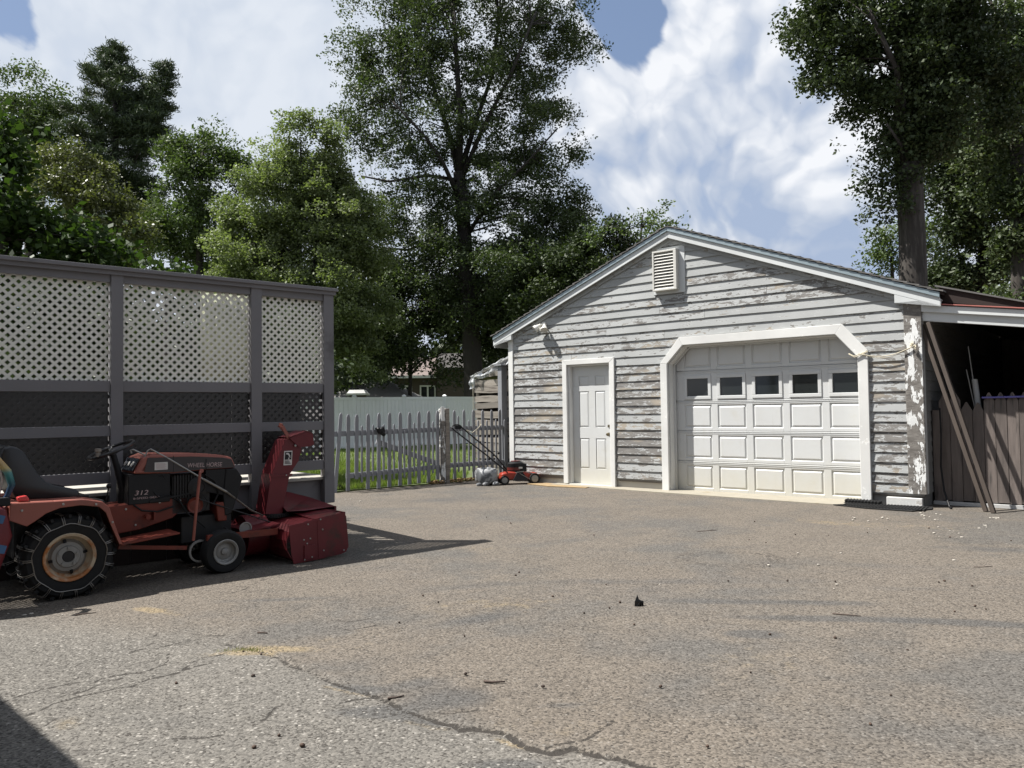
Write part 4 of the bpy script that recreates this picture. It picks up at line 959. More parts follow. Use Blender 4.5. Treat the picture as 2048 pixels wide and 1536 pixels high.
# fender pan with skirts
topl = [(-.375, .600), (-.368, .716), (-.10, .706), (.08, .704), (.205, .676), (.252, .630), (.290, .495), (.340, .350)]
for k in range(len(topl) - 1):
    pass
fn = MB()
for (x0, z0), (x1, z1) in zip(topl[:-1], topl[1:]):
    for ya, yb in (((0.0, .90),) if z1 > .62 or x0 < -.3 else ((0.0, .27), (.63, .90))):
        L_ = math.hypot(x1 - x0, z1 - z0); nx_, nz_ = -(z1 - z0) / L_ * .012, (x1 - x0) / L_ * .012
        fn.prism([(x0, z0), (x1, z1), (x1 - nx_, z1 - nz_), (x0 - nx_, z0 - nz_)], ya, yb)
fn.build('fender', 'fender', tr, bev=0.004)
sk = [(-.375, .600), (-.368, .712), (-.10, .703), (.08, .701), (.203, .673), (.250, .627), (.289, .493), (.339, .350), (.318, .350), (.268, .475), (.225, .595), (.180, .640), (.06, .662), (-.07, .655), (-.155, .625), (-.225, .575), (-.27, .548)]
for y0 in (-.014, .902):
    bb = MB(); bb.prism(sk, y0, y0 + .013); bb.build('fender_skirt', 'fender', tr, bev=0.004)
bb = MB(); bb.prism([(-.315, .718), (-.255, .712), (-.245, .727), (-.262, .756), (-.318, .748)], .03, .10); bb.build('tail_light', 'lens', tr, bev=0.008)
bb = MB(); bb.prism([(-.40, .58), (-.376, .58), (-.376, .70), (-.40, .69)], .02, .88); bb.build('rear_plate', 'red', tr, bev=0.004)
bb = MB(); bb.box(-.3, .3, .28, .62, .28, .66); bb.build('transaxle', 'engine', tr, bev=0.02)
# seat
st = MB(); prof = [(-.372, 1.088), (-.330, 1.098), (-.285, 1.085), (-.240, 1.045), (-.200, .965), (-.160, .893), (-.105, .826), (-.045, .795), (.020, .777), (.090, .758), (.116, .735), (.120, .705), (.105, .680), (.0, .690), (-.15, .700), (-.290, .715), (-.335, .800), (-.372, .930), (-.392, 1.035)]
cx_, cz_ = -.17, .80
base_ = 0; rings_ = []
for f, sc in ((-1, .80), (-.93, .93), (-.8, .985), (-.5, 1.0), (0, .985), (.5, 1.0), (.8, .985), (.93, .93), (1, .80)):
    off = .018 * (1 - abs(f)) if abs(f) < .6 else 0
    rings_.append(len(st.v))
    for (x, z) in prof:
        # pull the outline in towards its own middle line near the edges
        st.v.append((x * 1 + (-.17 - x) * (1 - sc) * .22, .45 + f * .215, z + (z - .86) * (sc - 1) * .18 - off))
np_ = len(prof)
for a, b_ in zip(rings_[:-1], rings_[1:]):
    for k in range(np_):
        k2 = (k + 1) % np_; st.f.append((a + k, a + k2, b_ + k2, b_ + k))
st.f.append(tuple(rings_[0] + k for k in range(np_))); st.f.append(tuple(rings_[-1] + k for k in reversed(range(np_))))
st.build('seat', 'vinylseat', tr, bev=0.012, smooth='all')
bb = MB(); bb.box(-.28, .12, .3, .6, .655, .70); bb.box(.1, .19, .3, .62, .66, .70); bb.build('seat_bracket', 'black', tr)
bb = MB(); bb.tube([(-.392, .27, .74), (-.372, .26, .86), (-.398, .27, .99)], .008, 8); bb.build('seat_piping', 'pebble', tr, smooth=True)
# steering
bb = MB(); cW = Vector((.385, .45, 1.030)); nW = Vector((-.37, 0, .93)).normalized(); aW = nW.cross(Vector((0, 1, 0))).normalized(); bW = nW.cross(aW)
ring = [cW + (aW * math.cos(t_) + bW * math.sin(t_)) * .170 for t_ in np.linspace(0, 2 * math.pi, 41)]
bb.tube(ring, .0135, 8, cap=False)
for a in (.3, 2.4, 4.5): bb.bar(cW - nW * .03, cW + (aW * math.cos(a) + bW * math.sin(a)) * .165, .03, .010, tuple(nW))
bb.lathe(cW - nW * .04, nW, [(.0, 0), (.035, 0), (.03, .03), (0, .034)], 14); bb.build('steering_wheel', 'vinylseat', tr, smooth=True)
bb = MB(); bb.tube([cW - nW * .03, (.425, .45, .90), (.47, .45, .72), (.47, .45, .60)], [.022, .026, .034, .04], 12); bb.build('steering_column', 'black', tr, smooth=True)
bb = MB(); bb.lathe((.262, .34, .985), (0, 0, 1), [(0, 0), (.018, 0), (.018, .035), (.024, .04), (.024, .062), (0, .065)], 12); bb.build('steering_knob', 'greywood', tr, smooth=True)
# dashboard and tower
bb = MB(); bb.quadbox([(.500, .27, .842), (.640, .27, .835), (.640, .63, .835), (.500, .63, .842), (.562, .27, .966), (.640, .27, .985), (.640, .63, .985), (.562, .63, .966)]); bb.build('dashboard', 'fender', tr, bev=0.012)
bb = MB(); p0, p1 = Vector((.497, 0, .862)), Vector((.550, 0, .957)); nn_ = Vector((-(p1.z - p0.z), 0, p1.x - p0.x)).normalized() * .004
bb.quadbox([(p0.x, .30, p0.z), (p1.x, .30, p1.z), (p1.x, .60, p1.z), (p0.x, .60, p0.z)] + [(p0.x + nn_.x, .30, p0.z + nn_.z), (p1.x + nn_.x, .30, p1.z + nn_.z), (p1.x + nn_.x, .60, p1.z + nn_.z), (p0.x + nn_.x, .60, p0.z + nn_.z)])
bb.build('gauge_panel', simple('blue_black_gloss', (.03, .036, .045), .2, 0, .2, bmp=0), tr)
bb = MB()
for yy in (.36, .45, .54): bb.lathe((.517, yy, .912), (-.87, 0, .48), [(0, 0), (.022, 0), (.022, .006), (0, .007)], 12)
bb.build('gauge', 'decalwhite', tr, smooth=True)
bb = MB(); bb.box(.465, .780, .29, .61, .600, .838); bb.build('tower', 'black', tr, bev=0.006)
text('model_number', '312', .052, M['decal'], tr, (.505, .288, .672), (R(90), 0, 0), sx=1.35, shear=.2)
text('model_text', '8-SPEED GEAR', .021, M['decal'], tr, (.500, .288, .640), (R(90), 0, 0), sx=1.5)
# hood, nose, decals
bb = MB(); hp = [(.598, .975), (.630, .993), (.95, .980), (1.20, .955), (1.285, .930), (1.320, .838), (1.05, .838), (.80, .826), (.520, .842)]
bb.prism(hp, .27, .63); hood = bb.build('hood', 'fender', tr, bev=0.022)
bb = MB(); bb.prism([(.600, .962), (.95, .955), (1.20, .933), (1.272, .915), (1.303, .846), (1.05, .846), (.80, .836), (.575, .852)], .2665, .2705); bb.build('hood_decal', simple('black_decal', (.028, .022, .022), .5, 0, .2), hood)
text('hood_lettering', 'WHEEL HORSE', .050, M['decal'], hood, (.905, .2655, .868), (R(90), R(1.5), 0), sx=.86, shear=.1)
bb = MB(); bb.box(.652, .752, .2640, .2664, .862, .922); bb.build('warning_label', 'decalwhite', hood, bev=0.0)
lb = MB()
for k in range(6): lb.box(.662, .742 - .012 * (k % 2), .2632, .2639, .871 + k * .008, .874 + k * .008)
lb.build('label_print', 'decal', hood)
bb = MB(); bb.prism([(1.225, .837), (1.318, .836), (1.372, .752), (1.335, .610), (1.275, .455), (1.215, .440), (1.20, .62)], .265, .635); bb.build('grille', 'black', tr, bev=0.01)
bb = MB(); bb.prism([(1.06, .836), (1.224, .836), (1.20, .62), (1.06, .66)], .272, .628); bb.build('side_panel', 'black', tr)
bb = MB(); bb.prism([(1.14, .56), (1.24, .56), (1.235, .40), (1.16, .40)], .27, .63); bb.build('bumper', 'red', tr, bev=0.01)
# engine
bb = MB(); bb.box(.80, 1.10, .30, .60, .50, .80)
for k in range(9): bb.box(.81 + k * .022, .818 + k * .022, .285, .30, .62, .81)
bb.lathe((1.0, .30, .70), (0, -1, 0), [(.0, .0), (.085, .0), (.085, .02), (.05, .03), (.05, .02), (0, .02)], 20)
bb.build('engine', 'engine', tr, smooth=True)
bb = MB(); bb.lathe((.965, .27, .555), (0, -1, 0), [(.02, .0), (.062, .0), (.066, .012), (.062, .024), (.045, .012), (.02, .016), (0, .016)], 24); bb.build('pulley', 'red', tr, smooth=True)
bb = MB(); bb.lathe((.985, .262, .565), (0, -1, 0), [(.080, 0), (.084, .004), (.080, .008)], 28, close=True); bb.build('belt', 'rubber', tr)
for k, pts_ in enumerate(([(.66, .30, .80), (.72, .29, .815), (.77, .30, .75), (.80, .31, .66)], [(.64, .31, .68), (.70, .29, .66), (.74, .30, .69), (.78, .31, .65)], [(.63, .3, .72), (.69, .28, .64), (.76, .29, .66), (.84, .3, .6)])):
    bb = MB(); bb.tube(pts_, .006, 6); bb.build('cable', 'black', tr, smooth=True)
# frame
bb = MB(); bb.prism([(.310, .600), (.92, .628), (.92, .560), (.80, .465), (.55, .400), (.395, .385), (.355, .44)], .30, .60); bb.build('chassis', 'red', tr, bev=0.006)
bb = MB(); bb.prism([(.62, .622), (.98, .668), (.98, .655), (.62, .606)], .28, .62); bb.build('chassis_edge', 'black', tr)
bb = MB(); bb.box(.88, 1.30, .33, .57, .24, .46); bb.build('front_chassis', 'engine', tr, bev=0.01)
bb = MB(); bb.quadbox([(.335, .01, .335), (.76, .01, .372), (.76, .28, .372), (.335, .28, .335), (.335, .01, .349), (.76, .01, .386), (.76, .28, .386), (.335, .28, .349)]); bb.build('footrest', 'red', tr, bev=0.004)
bb = MB(); bb.lathe((.60, .27, .50), (0, -1, 0), [(0, 0), (.02, 0), (.02, .03), (0, .03)], 10); bb.box(.64, .655, .24, .30, .47, .53); bb.build('pedal', 'red', tr)
# seams, hoses and small fittings
bb = MB(); bb.box(1.058, 1.062, .262, .2665, .842, .93); bb.box(.795, .799, .2655, .270, .836, .968); bb.build('hood_seam', 'black', tr)
for k_, pts_ in enumerate(([(.84, .28, .62), (.90, .26, .50), (.99, .25, .42), (1.06, .28, .36)], [(1.05, .27, .80), (1.13, .262, .74), (1.16, .262, .64), (1.12, .27, .55)], [(.50, .28, .60), (.56, .275, .55), (.68, .275, .53), (.80, .28, .56)], [(1.18, .2, .36), (1.25, .18, .30), (1.32, .2, .26)])):
    bb = MB(); bb.tube(pts_, .0075, 6); bb.build('hose', 'rubber', tr, smooth=True)
for x_, y_, z_ in ((-.30, -.016, .66), (-.05, -.016, .68), (.16, -.016, .66), (.27, -.016, .52), (.45, .298, .57), (.70, .298, .60), (.86, .298, .60), (.52, .298, .44), (.30, .298, .58)):
    bb = MB(); bb.lathe((x_, y_, z_), (0, -1, 0), [(0, 0), (.009, 0), (.008, .005), (0, .006)], 8); bb.build('bolt', 'steel', tr)
# levers
bb = MB(); bb.tube([(.30, .26, .66), (.315, .25, .76)], .006, 6); bb.lathe((.315, .25, .745), (0, 0, 1), [(0, 0), (.014, .003), (.02, .018), (.014, .034), (0, .037)], 12); bb.build('gear_lever', 'black', tr, smooth=True)
bb = MB(); bb.tube([(.905, .13, .29), (.93, .13, .56), (.955, .13, .79), (.958, .13, .828), (.975, .15, .845)], [.012, .012, .012, .011, .010], 8); bb.lathe((.975, .15, .842), (0, -1, 0), [(0, 0), (.016, 0), (.016, .014), (0, .014)], 10); bb.build('lift_lever', 'fender', tr, smooth=True)
bb = MB(); bb.tube([(.575, .29, .950), (.608, .29, 1.020), (.628, .29, 1.030), (.76, .27, .948), (1.03, .25, .765)], .0065, 6); bb.tube([(.50, .33, 1.0), (.49, .33, 1.025), (.51, .33, 1.03), (.59, .31, .985)], .007, 6); bb.build('control_rod', 'steel', tr, smooth=True)
bb = MB(); bb.tube([(1.03, .25, .765), (1.22, .24, .645)], .0115, 8); bb.tube([(1.22, .24, .645), (1.47, .33, .46), (1.62, .42, .39)], .008, 6); bb.build('crank_rod', 'chain', tr, smooth=True)
bb = MB(); bb.tube([(1.0, .25, .60), (1.40, .28, .44), (1.66, .3, .33)], .006, 6); bb.build('linkage_rod', 'engine', tr, smooth=True)
bb = MB(); bb.bar((.34, .10, .315), (.86, .16, .235), .02, .03); bb.bar((1.0, .10, .30), (1.62, .14, .28), .03, .05); bb.bar((1.0, .72, .30), (1.62, .72, .28), .03, .05); bb.build('tow_frame', 'red', tr)
bb = MB(); bb.lathe((.98, .2, .19), (0, -1, 0), [(.075, 0), (.09, .0), (.09, .02), (.075, .02)], 26, close=True); bb.lathe((1.36, .2, .33), (0, -1, 0), [(0, 0), (.05, .0), (.055, .02), (.045, .02), (.04, .01), (0, .01)], 20); bb.build('idler_pulley', 'rimgrey', tr, smooth=True)
# snow blower on the front: hitched to the tractor, so a set of parts of it
bl = bpy.data.objects.new('snow_blower', None)
COL.objects.link(bl); bl.parent = tr
near_pl = [(1.660, .335), (1.800, .350), (1.940, .362), (2.06, .380), (2.165, .396), (2.200, .388), (2.218, .360), (2.232, .20), (2.240, .085), (2.215, .045), (2.165, .028), (1.95, .012), (1.705, .004), (1.685, .08)]
for y0 in (0.0, .82):
    bb = MB(); bb.prism(near_pl, y0, y0 + .007); bb.build('side_plate', 'maroon', bl, bev=0.002)
bb = MB(); bb.prism([(1.938, .01), (1.946, .01), (1.934, .362), (1.926, .362)], -.004, -.0005); bb.box(1.80, 1.90, -.012, -.0005, .03, .15); bb.build('seam_bracket', 'maroon', bl, bev=0.002)
bb = MB()
for x, z in ((1.80, .03), (1.87, .045), (1.99, .085), (1.96, .36), (1.84, .33), (1.98, .27), (1.80, .20), (1.86, .205), (1.83, .165), (2.19, .06)): bb.lathe((x, -.012 if z < .16 and x < 1.9 else 0, z), (0, -1, 0), [(0, 0), (.008, 0), (.007, .005), (0, .006)], 8)
bb.build('bolt', 'steel', bl)
arc = [(2.00, .366), (1.90, .358), (1.80, .346), (1.73, .322), (1.675, .275), (1.645, .21), (1.650, .13), (1.69, .055), (1.76, .012)]
bb = MB()
for (x0, z0), (x1, z1) in zip(arc[:-1], arc[1:]):
    L_ = math.hypot(x1 - x0, z1 - z0); nx_, nz_ = (z1 - z0) / L_ * .005, -(x1 - x0) / L_ * .005
    bb.prism([(x0, z0), (x1, z1), (x1 + nx_, z1 + nz_), (x0 + nx_, z0 + nz_)], .008, .819)
bb.build('auger_housing', 'maroon', bl)
bb = MB(); bb.quadbox([(1.90, .008, .360), (2.17, .008, .390), (2.21, .815, .41), (1.90, .815, .41), (1.90, .008, .366), (2.17, .008, .396), (2.21, .815, .416), (1.90, .815, .416)]); bb.build('top_plate', 'maroon', bl)
bb = MB(); bb.quadbox([(1.97, .30, .41), (2.28, .30, .42), (2.30, .82, .46), (1.99, .82, .47), (1.80, .32, .418), (2.27, .30, .425), (2.29, .82, .465), (1.86, .82, .60)]); bb.build('deflector_plate', 'maroon', bl)
bb = MB(); bb.box(2.195, 2.215, .01, .815, .33, .40); bb.box(2.275, 2.295, .31, .83, .20, .42); bb.build('front_lip', 'maroon', bl)
au = MB(); pr = None
for k in range(120):
    t_ = k / 119; a = t_ * 6 * math.pi * (1 if t_ < .5 else -1); yy = .03 + t_ * .76
    c0, c1 = Vector((1.93, yy, .2)), Vector((1.93 + math.cos(a) * .155, yy, .2 + math.sin(a) * .155)); au.v += [tuple(c0 + (c1 - c0) * .72), tuple(c1)]
    if k and k != 60: b0 = len(au.v) - 4; au.f.append((b0, b0 + 1, b0 + 3, b0 + 2))
au.tube([(1.93, .01, .2), (1.93, .81, .2)], .02, 10); au.build('auger', 'steel', bl)
bb = MB(); bb.lathe((1.45, .50, .22), (1, 0, 0), [(0, 0), (.18, 0), (.18, .2), (.12, .22)], 28); bb.build('impeller_housing', 'maroon', bl, smooth=True)
bb = MB(); bb.prism([(1.36, .30), (1.66, .335), (1.66, .345), (1.36, .31)], .15, .80); bb.build('mount_plate', 'maroon', bl)
bb = MB(); bb.lathe((1.76, .52, .36), (0, 0, 1), [(.125, 0), (.14, 0), (.14, .035), (.125, .035)], 30, close=True)
for k in range(40):
    a = 2 * math.pi * k / 40; bb.bar((1.76 + math.cos(a) * .138, .52 + math.sin(a) * .138, .375), (1.76 + math.cos(a) * .155, .52 + math.sin(a) * .155, .375), .009, .012)
bb.build('ring_gear', 'engine', bl)
# chute: channel with its open side forward
back = [(1.645, .400), (1.672, .57), (1.705, .755), (1.770, .905), (1.838, 1.055), (1.90, 1.075)]
nearp = [(1.645, .400), (1.672, .57), (1.705, .755), (1.770, .905), (1.838, 1.055), (1.900, 1.075), (1.985, .975), (1.970, .86), (1.880, .74), (1.842, .57), (1.805, .388)]
farp = [(1.645, .400), (1.672, .57), (1.705, .755), (1.770, .905), (1.838, 1.055), (1.900, 1.085), (2.10, 1.08), (2.10, .93), (2.055, .83), (1.960, .74), (1.92, .57), (1.89, .375)]
bb = MB(); bb.prism(nearp, .42, .424); bb.build('chute_side', 'maroon', bl, bev=0.001)
bb = MB(); bb.prism(farp, .62, .624); bb.build('chute_side', 'maroon', bl, bev=0.001)
bb = MB()
for (x0, z0), (x1, z1) in zip(back[:-1], back[1:]):
    L_ = math.hypot(x1 - x0, z1 - z0); nx_, nz_ = (z1 - z0) / L_ * .004, -(x1 - x0) / L_ * .004
    bb.prism([(x0, z0), (x1, z1), (x1 + nx_, z1 + nz_), (x0 + nx_, z0 + nz_)], .4245, .6195)
bb.build('chute_back', 'maroon', bl)
bb = MB(); bb.prism([(1.870, 1.070), (2.045, 1.125), (2.108, 1.100), (2.120, 1.0), (2.055, .985), (1.965, .985)], .405, .4145); bb.prism([(1.870, 1.070), (2.045, 1.125), (2.108, 1.100), (2.120, 1.0), (1.965, .985)], .63, .639)
bb.prism([(1.870, 1.075), (2.045, 1.128), (2.110, 1.103), (2.110, 1.109), (2.045, 1.134), (1.868, 1.081)], .405, .639); bb.build('deflector_hood', 'maroon', bl, bev=0.001)
bb = MB(); bb.bar((1.885, .43, 1.05), (1.815, .43, 1.180), .03, .012, (0, 1, 0)); bb.bar((1.815, .43, 1.185), (1.87, .60, 1.195), .012, .03, (0, 0, 1)); bb.bar((1.955, .61, 1.10), (1.868, .61, 1.190), .03, .012, (0, 1, 0)); bb.build('deflector_handle', 'fender', bl)
bb = MB(); bb.box(1.705, 1.90, .410, .4195, .725, .745); bb.build('chute_band', 'maroon', bl); bb = MB(); bb.lathe((1.93, .41, 1.0), (0, -1, 0), [(0, 0), (.012, 0), (.010, .008), (0, .009)], 8); bb.lathe((1.84, .41, .735), (0, -1, 0), [(0, 0), (.008, 0), (.007, .006), (0, .007)], 8); bb.build('bolt', 'steel', bl)
bb = MB(); bb.quadbox([(1.818, .4165, .825), (1.898, .4165, .825), (1.898, .4195, .825), (1.818, .4195, .825), (1.825, .4165, .955), (1.905, .4165, .955), (1.905, .4195, .955), (1.825, .4195, .955)]); dc = bb.build('warning_decal', 'decalwhite', bl)
bb = MB(); bb.prism([(1.829, .875), (1.893, .875), (1.897, .945), (1.833, .945)], .4155, .4163); bb.build('decal_field', 'black', bl)
bb = MB(); bb.prism([(1.838, .925), (1.850, .938), (1.868, .935), (1.882, .912), (1.884, .890), (1.874, .896), (1.868, .912), (1.858, .922)], .4146, .4153); bb.prism([(1.862, .878), (1.875, .878), (1.868, .900)], .4146, .4153); bb.build('decal_symbol', 'decalwhite', bl)
bb = MB()
for k in range(3): bb.box(1.828, 1.890 - .01 * k, .4155, .4163, .838 + k * .011, .844 + k * .011)
bb.build('decal_print', 'black', bl)

# child's ride-on toy at the very edge: red and blue body, yellow to teal tube
ty = thing('ride_on_toy', 'red child\'s ride-on toy with blue patches and a curved yellow and teal tube handle', 'toy', TO, TRZ)
bb = MB(); bb.prism([(-.66, .16), (-.45, .22), (-.36, .50), (-.40, .70), (-.56, .72), (-.72, .5)], -.08, .10); bb.build('body', 'maroon', ty, bev=0.03, smooth='all')
for k, (x, z) in enumerate(((-.44, .62), (-.50, .52), (-.43, .42), (-.50, .32))):
    bb = MB(); bb.prism([(x - .03, z - .02), (x + .02, z - .03), (x + .035, z + .02), (x - .01, z + .035)], -.0835, -.0805); bb.build('patch', 'blue', ty)
mt_, t, b = mat_new('yellow_teal_tube'); z_ = t.add('ShaderNodeSeparateXYZ', {0: coords(t)}).outputs[2]
t.l.new(t.ramp(t.smooth(z_, .80, 1.02), [(0.0, (.01, .03, .07)), (.35, (.02, .14, .14)), (.6, (.06, .20, .19)), (.8, (.38, .30, .12)), (1, (.36, .24, .10))]), b.inputs['Base Color']); b.inputs['Roughness'].default_value = .4
bb = MB(); bb.tube([(-.56, -.02, 1.12), (-.46, -.02, 1.03), (-.385, -.02, .93), (-.36, -.02, .84), (-.385, -.02, .77), (-.43, -.01, .70)], [.022, .024, .025, .022, .018, .016], 12); bb.build('handle', mt_, ty, smooth=True)
bb = MB(); bb.box(-.45, -.37, -.05, .01, .70, .76); bb.build('clamp', 'black', ty, bev=0.01)
bb = MB(); bb.lathe((-.60, .01, .155), (0, 1, 0), [(.0, -.04), (.10, -.045), (.150, -.03), (.155, 0), (.150, .03), (.10, .045), (0, .04)], 28); bb.build('wheel', 'black', ty, smooth=True)

hb_ = thing('house', 'unseen two-storey house behind the camera, added to block sky light', 'house', (-9, -14, 0), 0)  # unseen house added to cut the sky light from behind
bb = MB(); bb.box(0, 17, 0, 7, -.1, 6.2); bb.build('wall', 'siding_dark', hb_)
bb = MB(); bb.prism([(-.5, 6.2), (3.5, 8.6), (7.5, 6.2)], -.5, 17.5, 'yz'); bb.build('roof', 'shingle', hb_)
# ------------------------------------------------------------------ picket gate and fence (local axes along the fence)
def picket(bb, x, w_, z0, z1, lean=0.0, y0=-.018, y1=0.0):
    h = w_ / 2; n_ = []
    body_ = [(-h, z0), (h, z0)]
    for k in range(7):
        a = k / 6 * math.pi; n_.append((h * math.cos(a), z1 - w_ * 1.6 + w_ * 1.6 * math.sin(a) ** .8))
    pts = [(x + p[0] + lean * (p[1] - z0), p[1]) for p in body_ + n_]
    bb.prism(pts, y0, y1)
gt = thing('picket_gate', 'sagging blue-grey picket gate with a diagonal brace, pickets of two heights', 'gate', FO, FRZ)
longs = [(.157, 1.272, .015), (.313, 1.264, .196), (.521, 1.273, .017), (.724, 1.282, .013), (.928, 1.286, .023), (1.136, 1.289, .032), (1.325, 1.289, .036), (1.515, 1.299, .046), (1.716, 1.307, .045), (1.905, 1.311, .082)]
bb = MB(); picket(bb, -.094, .062, .0, 1.292, .09); bb.build('picket', 'fencepaint', gt, bev=0.002)
for x, z1, z0 in longs:
    bb = MB(); picket(bb, x - .02, .067, z0, z1, .012); bb.build('picket', 'fencepaint', gt, bev=0.002)
for x, z1, z0 in ((.40, 1.072, .137), (.607, 1.085, .146), (.81, 1.087, .15), (1.01, 1.088, .154), (1.214, .979, .165), (1.41, 1.104, .171), (1.607, 1.113, .183), (1.80, 1.115, .2)):
    bb = MB(); picket(bb, x - .01, .034, z0, z1, .01); bb.build('picket', 'fencepaint', gt, bev=0.002)
bb = MB(); bb.quadbox([(-.25, .001, .905), (1.96, .001, .93), (1.96, .036, .93), (-.25, .036, .905), (-.25, .001, .992), (1.96, .001, 1.015), (1.96, .036, 1.015), (-.25, .036, .992)]); bb.build('rail', 'fencepaint', gt, bev=0.003)
bb = MB(); bb.quadbox([(.12, .001, .214), (1.96, .001, .27), (1.96, .036, .27), (.12, .036, .214), (.12, .001, .298), (1.96, .001, .345), (1.96, .036, .345), (.12, .036, .298)]); bb.build('rail', 'fencepaint', gt, bev=0.003)
bb = MB(); bb.bar((.70, .055, .80), (1.97, .055, .345), .034, .085); bb.build('brace', 'fencepaint', gt, bev=0.003)
gp = thing('gate_post', 'peeling white and bare brown wooden post between picket gate and picket fence', 'post', FO + FU * 1.945, FRZ)
bb = MB(); bb.box(0, .085, -.06, .03, -.02, 1.34); bb.build('white_post', 'post_peel', gp, bev=0.004)
bb = MB(); bb.box(.087, .165, -.075, .02, -.02, 1.345); bb.build('brown_post', 'greywood', gp, bev=0.006)
bb = MB(); bb.box(-.012, .060, -.078, -.061, 1.12, 1.375); bb.build('hinge_block', 'trim', gp, bev=0.004)
pk = thing('picket_fence', 'blue-grey picket fence running from the peeling gate post to the garage corner', 'fence', FO, FRZ)
for x, z1, z0 in ((2.256, 1.313, .037), (2.47, 1.317, .07), (2.685, 1.314, .06), (2.90, 1.312, .065), (3.110, 1.31, .06), (3.305, 1.32, .06)):
    bb = MB(); picket(bb, x, .062, z0, z1, .003); bb.build('picket', 'fencepaint', pk, bev=0.002)
for x, z1, z0 in ((2.145, 1.109, .196), (2.345, 1.21, .194), (2.58, 1.124, .2), (2.797, 1.12, .2), (3.0, 1.116, .2), (3.213, 1.13, .2), (3.42, 1.12, .2)):
    bb = MB(); picket(bb, x, .034, z0, z1, .0); bb.build('picket', 'fencepaint', pk, bev=0.002)
bb = MB(); bb.box(2.115, 3.50, .001, .036, .93, 1.015); bb.build('rail', 'fencepaint', pk, bev=0.003)
bb = MB(); bb.box(2.115, 3.50, .001, .036, .275, .36); bb.build('rail', 'fencepaint', pk, bev=0.003)
tp_ = thing('fence_end_post', 'tall grey square post with a flat cap standing against the garage corner', 'post', FO + FU * 3.40 + FN * .04, FRZ)
bb = MB(); bb.box(0, .145, .0, .12, -.02, 2.15); bb.build('shaft', 'fencepaint', tp_, bev=0.006); bb = MB(); bb.box(-.045, .19, -.045, .165, 2.151, 2.175); bb.build('cap', 'fencepaint', tp_, bev=0.004)
# things hung on or leaning behind the gate
gl_ = MB(); rr = random.Random(2)
for k in range(7):
    c_ = Vector((rr.uniform(-.05, .05), rr.uniform(-.02, .02), rr.uniform(-.07, .05))); gl_.lathe(c_, (rr.uniform(-1, 1), rr.uniform(-.3, .3), 1), [(0, -.06), (.03, -.045), (.038, 0), (.028, .045), (0, .06)], 9)
gl_.box(-.11, -.02, -.012, .0, .0, .035)
o = gl_.build('black_bundle', 'black', smooth=True); o.location = FO + FU * .73 - FN * .05 + Vector((0, 0, 1.00)); o.rotation_euler = (0, 0, FRZ)
tag(o, 'small black bundle hooked over the top rail of the picket gate', 'bundle')
tl = thing('folding_trolley', 'small black folding trolley with wheels standing on the grass beside the deck post', 'trolley', at_ground(675, 984), FRZ)
for dy in (-.0, .26):
    bb = MB(); bb.lathe((0.02, dy, .062), (0, 1, 0), [(.0, -.018), (.05, -.02), (.062, -.012), (.062, .012), (.05, .02), (0, .018)], 22); bb.build('wheel', 'rubber', tl, smooth=True)
bb = MB(); bb.tube([(0.0, .04, .06), (-.01, .04, .42)], .012, 8); bb.tube([(0, .22, .06), (-.01, .22, .42)], .012, 8); bb.box(-.025, .02, .02, .25, .10, .14); bb.box(-.03, .02, .03, .24, .27, .31); bb.box(-.07, -.02, .0, .26, .03, .05); bb.build('frame', 'black', tl, smooth=True)

# ------------------------------------------------------------------ lawn mower
MZ = R(12); MO = Vector((-.15, 13.42, 0.0))
mw = thing('lawn_mower', 'walk-behind lawn mower with orange-red deck, black engine and folded black handle', 'mower', MO, MZ); mw.scale = (.96, .72, .96)
for x, y, r_ in ((0, 0, .085), (0, .42, .085), (.56, 0, .10), (.56, .42, .10)):
    bb = MB(); bb.lathe((x, y, r_), (0, 1 if y else -1, 0), [(.0, -.02), (r_ * .6, -.02), (r_ * .92, -.026), (r_, -.014), (r_, .014), (r_ * .92, .026), (r_ * .70, .022), (r_ * .66, .010), (r_ * .3, .014), (0, .016)], 26); w_ = bb.build('wheel', 'rubber', mw, smooth=True)
    bb = MB(); bb.lathe((x, y + (.012 if y else -.012), r_), (0, 1 if y else -1, 0), [(r_ * .66, 0), (r_ * .6, .006), (r_ * .28, .01), (0, .012)], 20); bb.build('hubcap', 'rimgrey', w_, smooth=True)
bb = MB(); bb.prism([(-.06, .085), (.66, .075), (.68, .14), (.60, .20), (.10, .235), (-.05, .20)], .04, .38); bb.build('mower_deck', 'mowred', mw, bev=0.025, smooth=True)
bb = MB(); bb.quadbox([(.14, -.02, .07), (.46, -.02, .06), (.42, .06, .06), (.16, .06, .07), (.24, .035, .225), (.34, .035, .225), (.34, .06, .225), (.24, .06, .225)]); bb.build('discharge_guard', 'black', mw, bev=0.01)
bb = MB(); bb.bar((.28, -.005, .20), (.47, -.03, .09), .02, .008); bb.bar((.20, .0, .22), (.36, .0, .235), .012, .012); bb.bar((.43, .06, .215), (.60, .02, .17), .015, .015); bb.build('guard_hinge', 'steel', mw)
bb = MB(); bb.lathe((.24, .21, .22), (0, 0, 1), [(0, 0), (.155, 0), (.16, .02), (.15, .10), (.155, .12), (.15, .16), (.10, .19), (0, .195)], 26); bb.box(.30, .42, .06, .36, .23, .37); bb.build('engine_housing', 'black', mw, smooth=True)
bb = MB(); bb.lathe((.24, .21, .255), (0, 0, 1), [(.157, 0), (.160, .0), (.160, .05), (.155, .05)], 26); bb.lathe((.24, .21, .417), (0, 0, 1), [(0.02, 0), (.09, -.002), (.085, .008), (.02, .012)], 20); bb.build('engine_band', simple('dark_red_shroud', (.10, .015, .012), .3, 0, .2), mw, smooth=True)
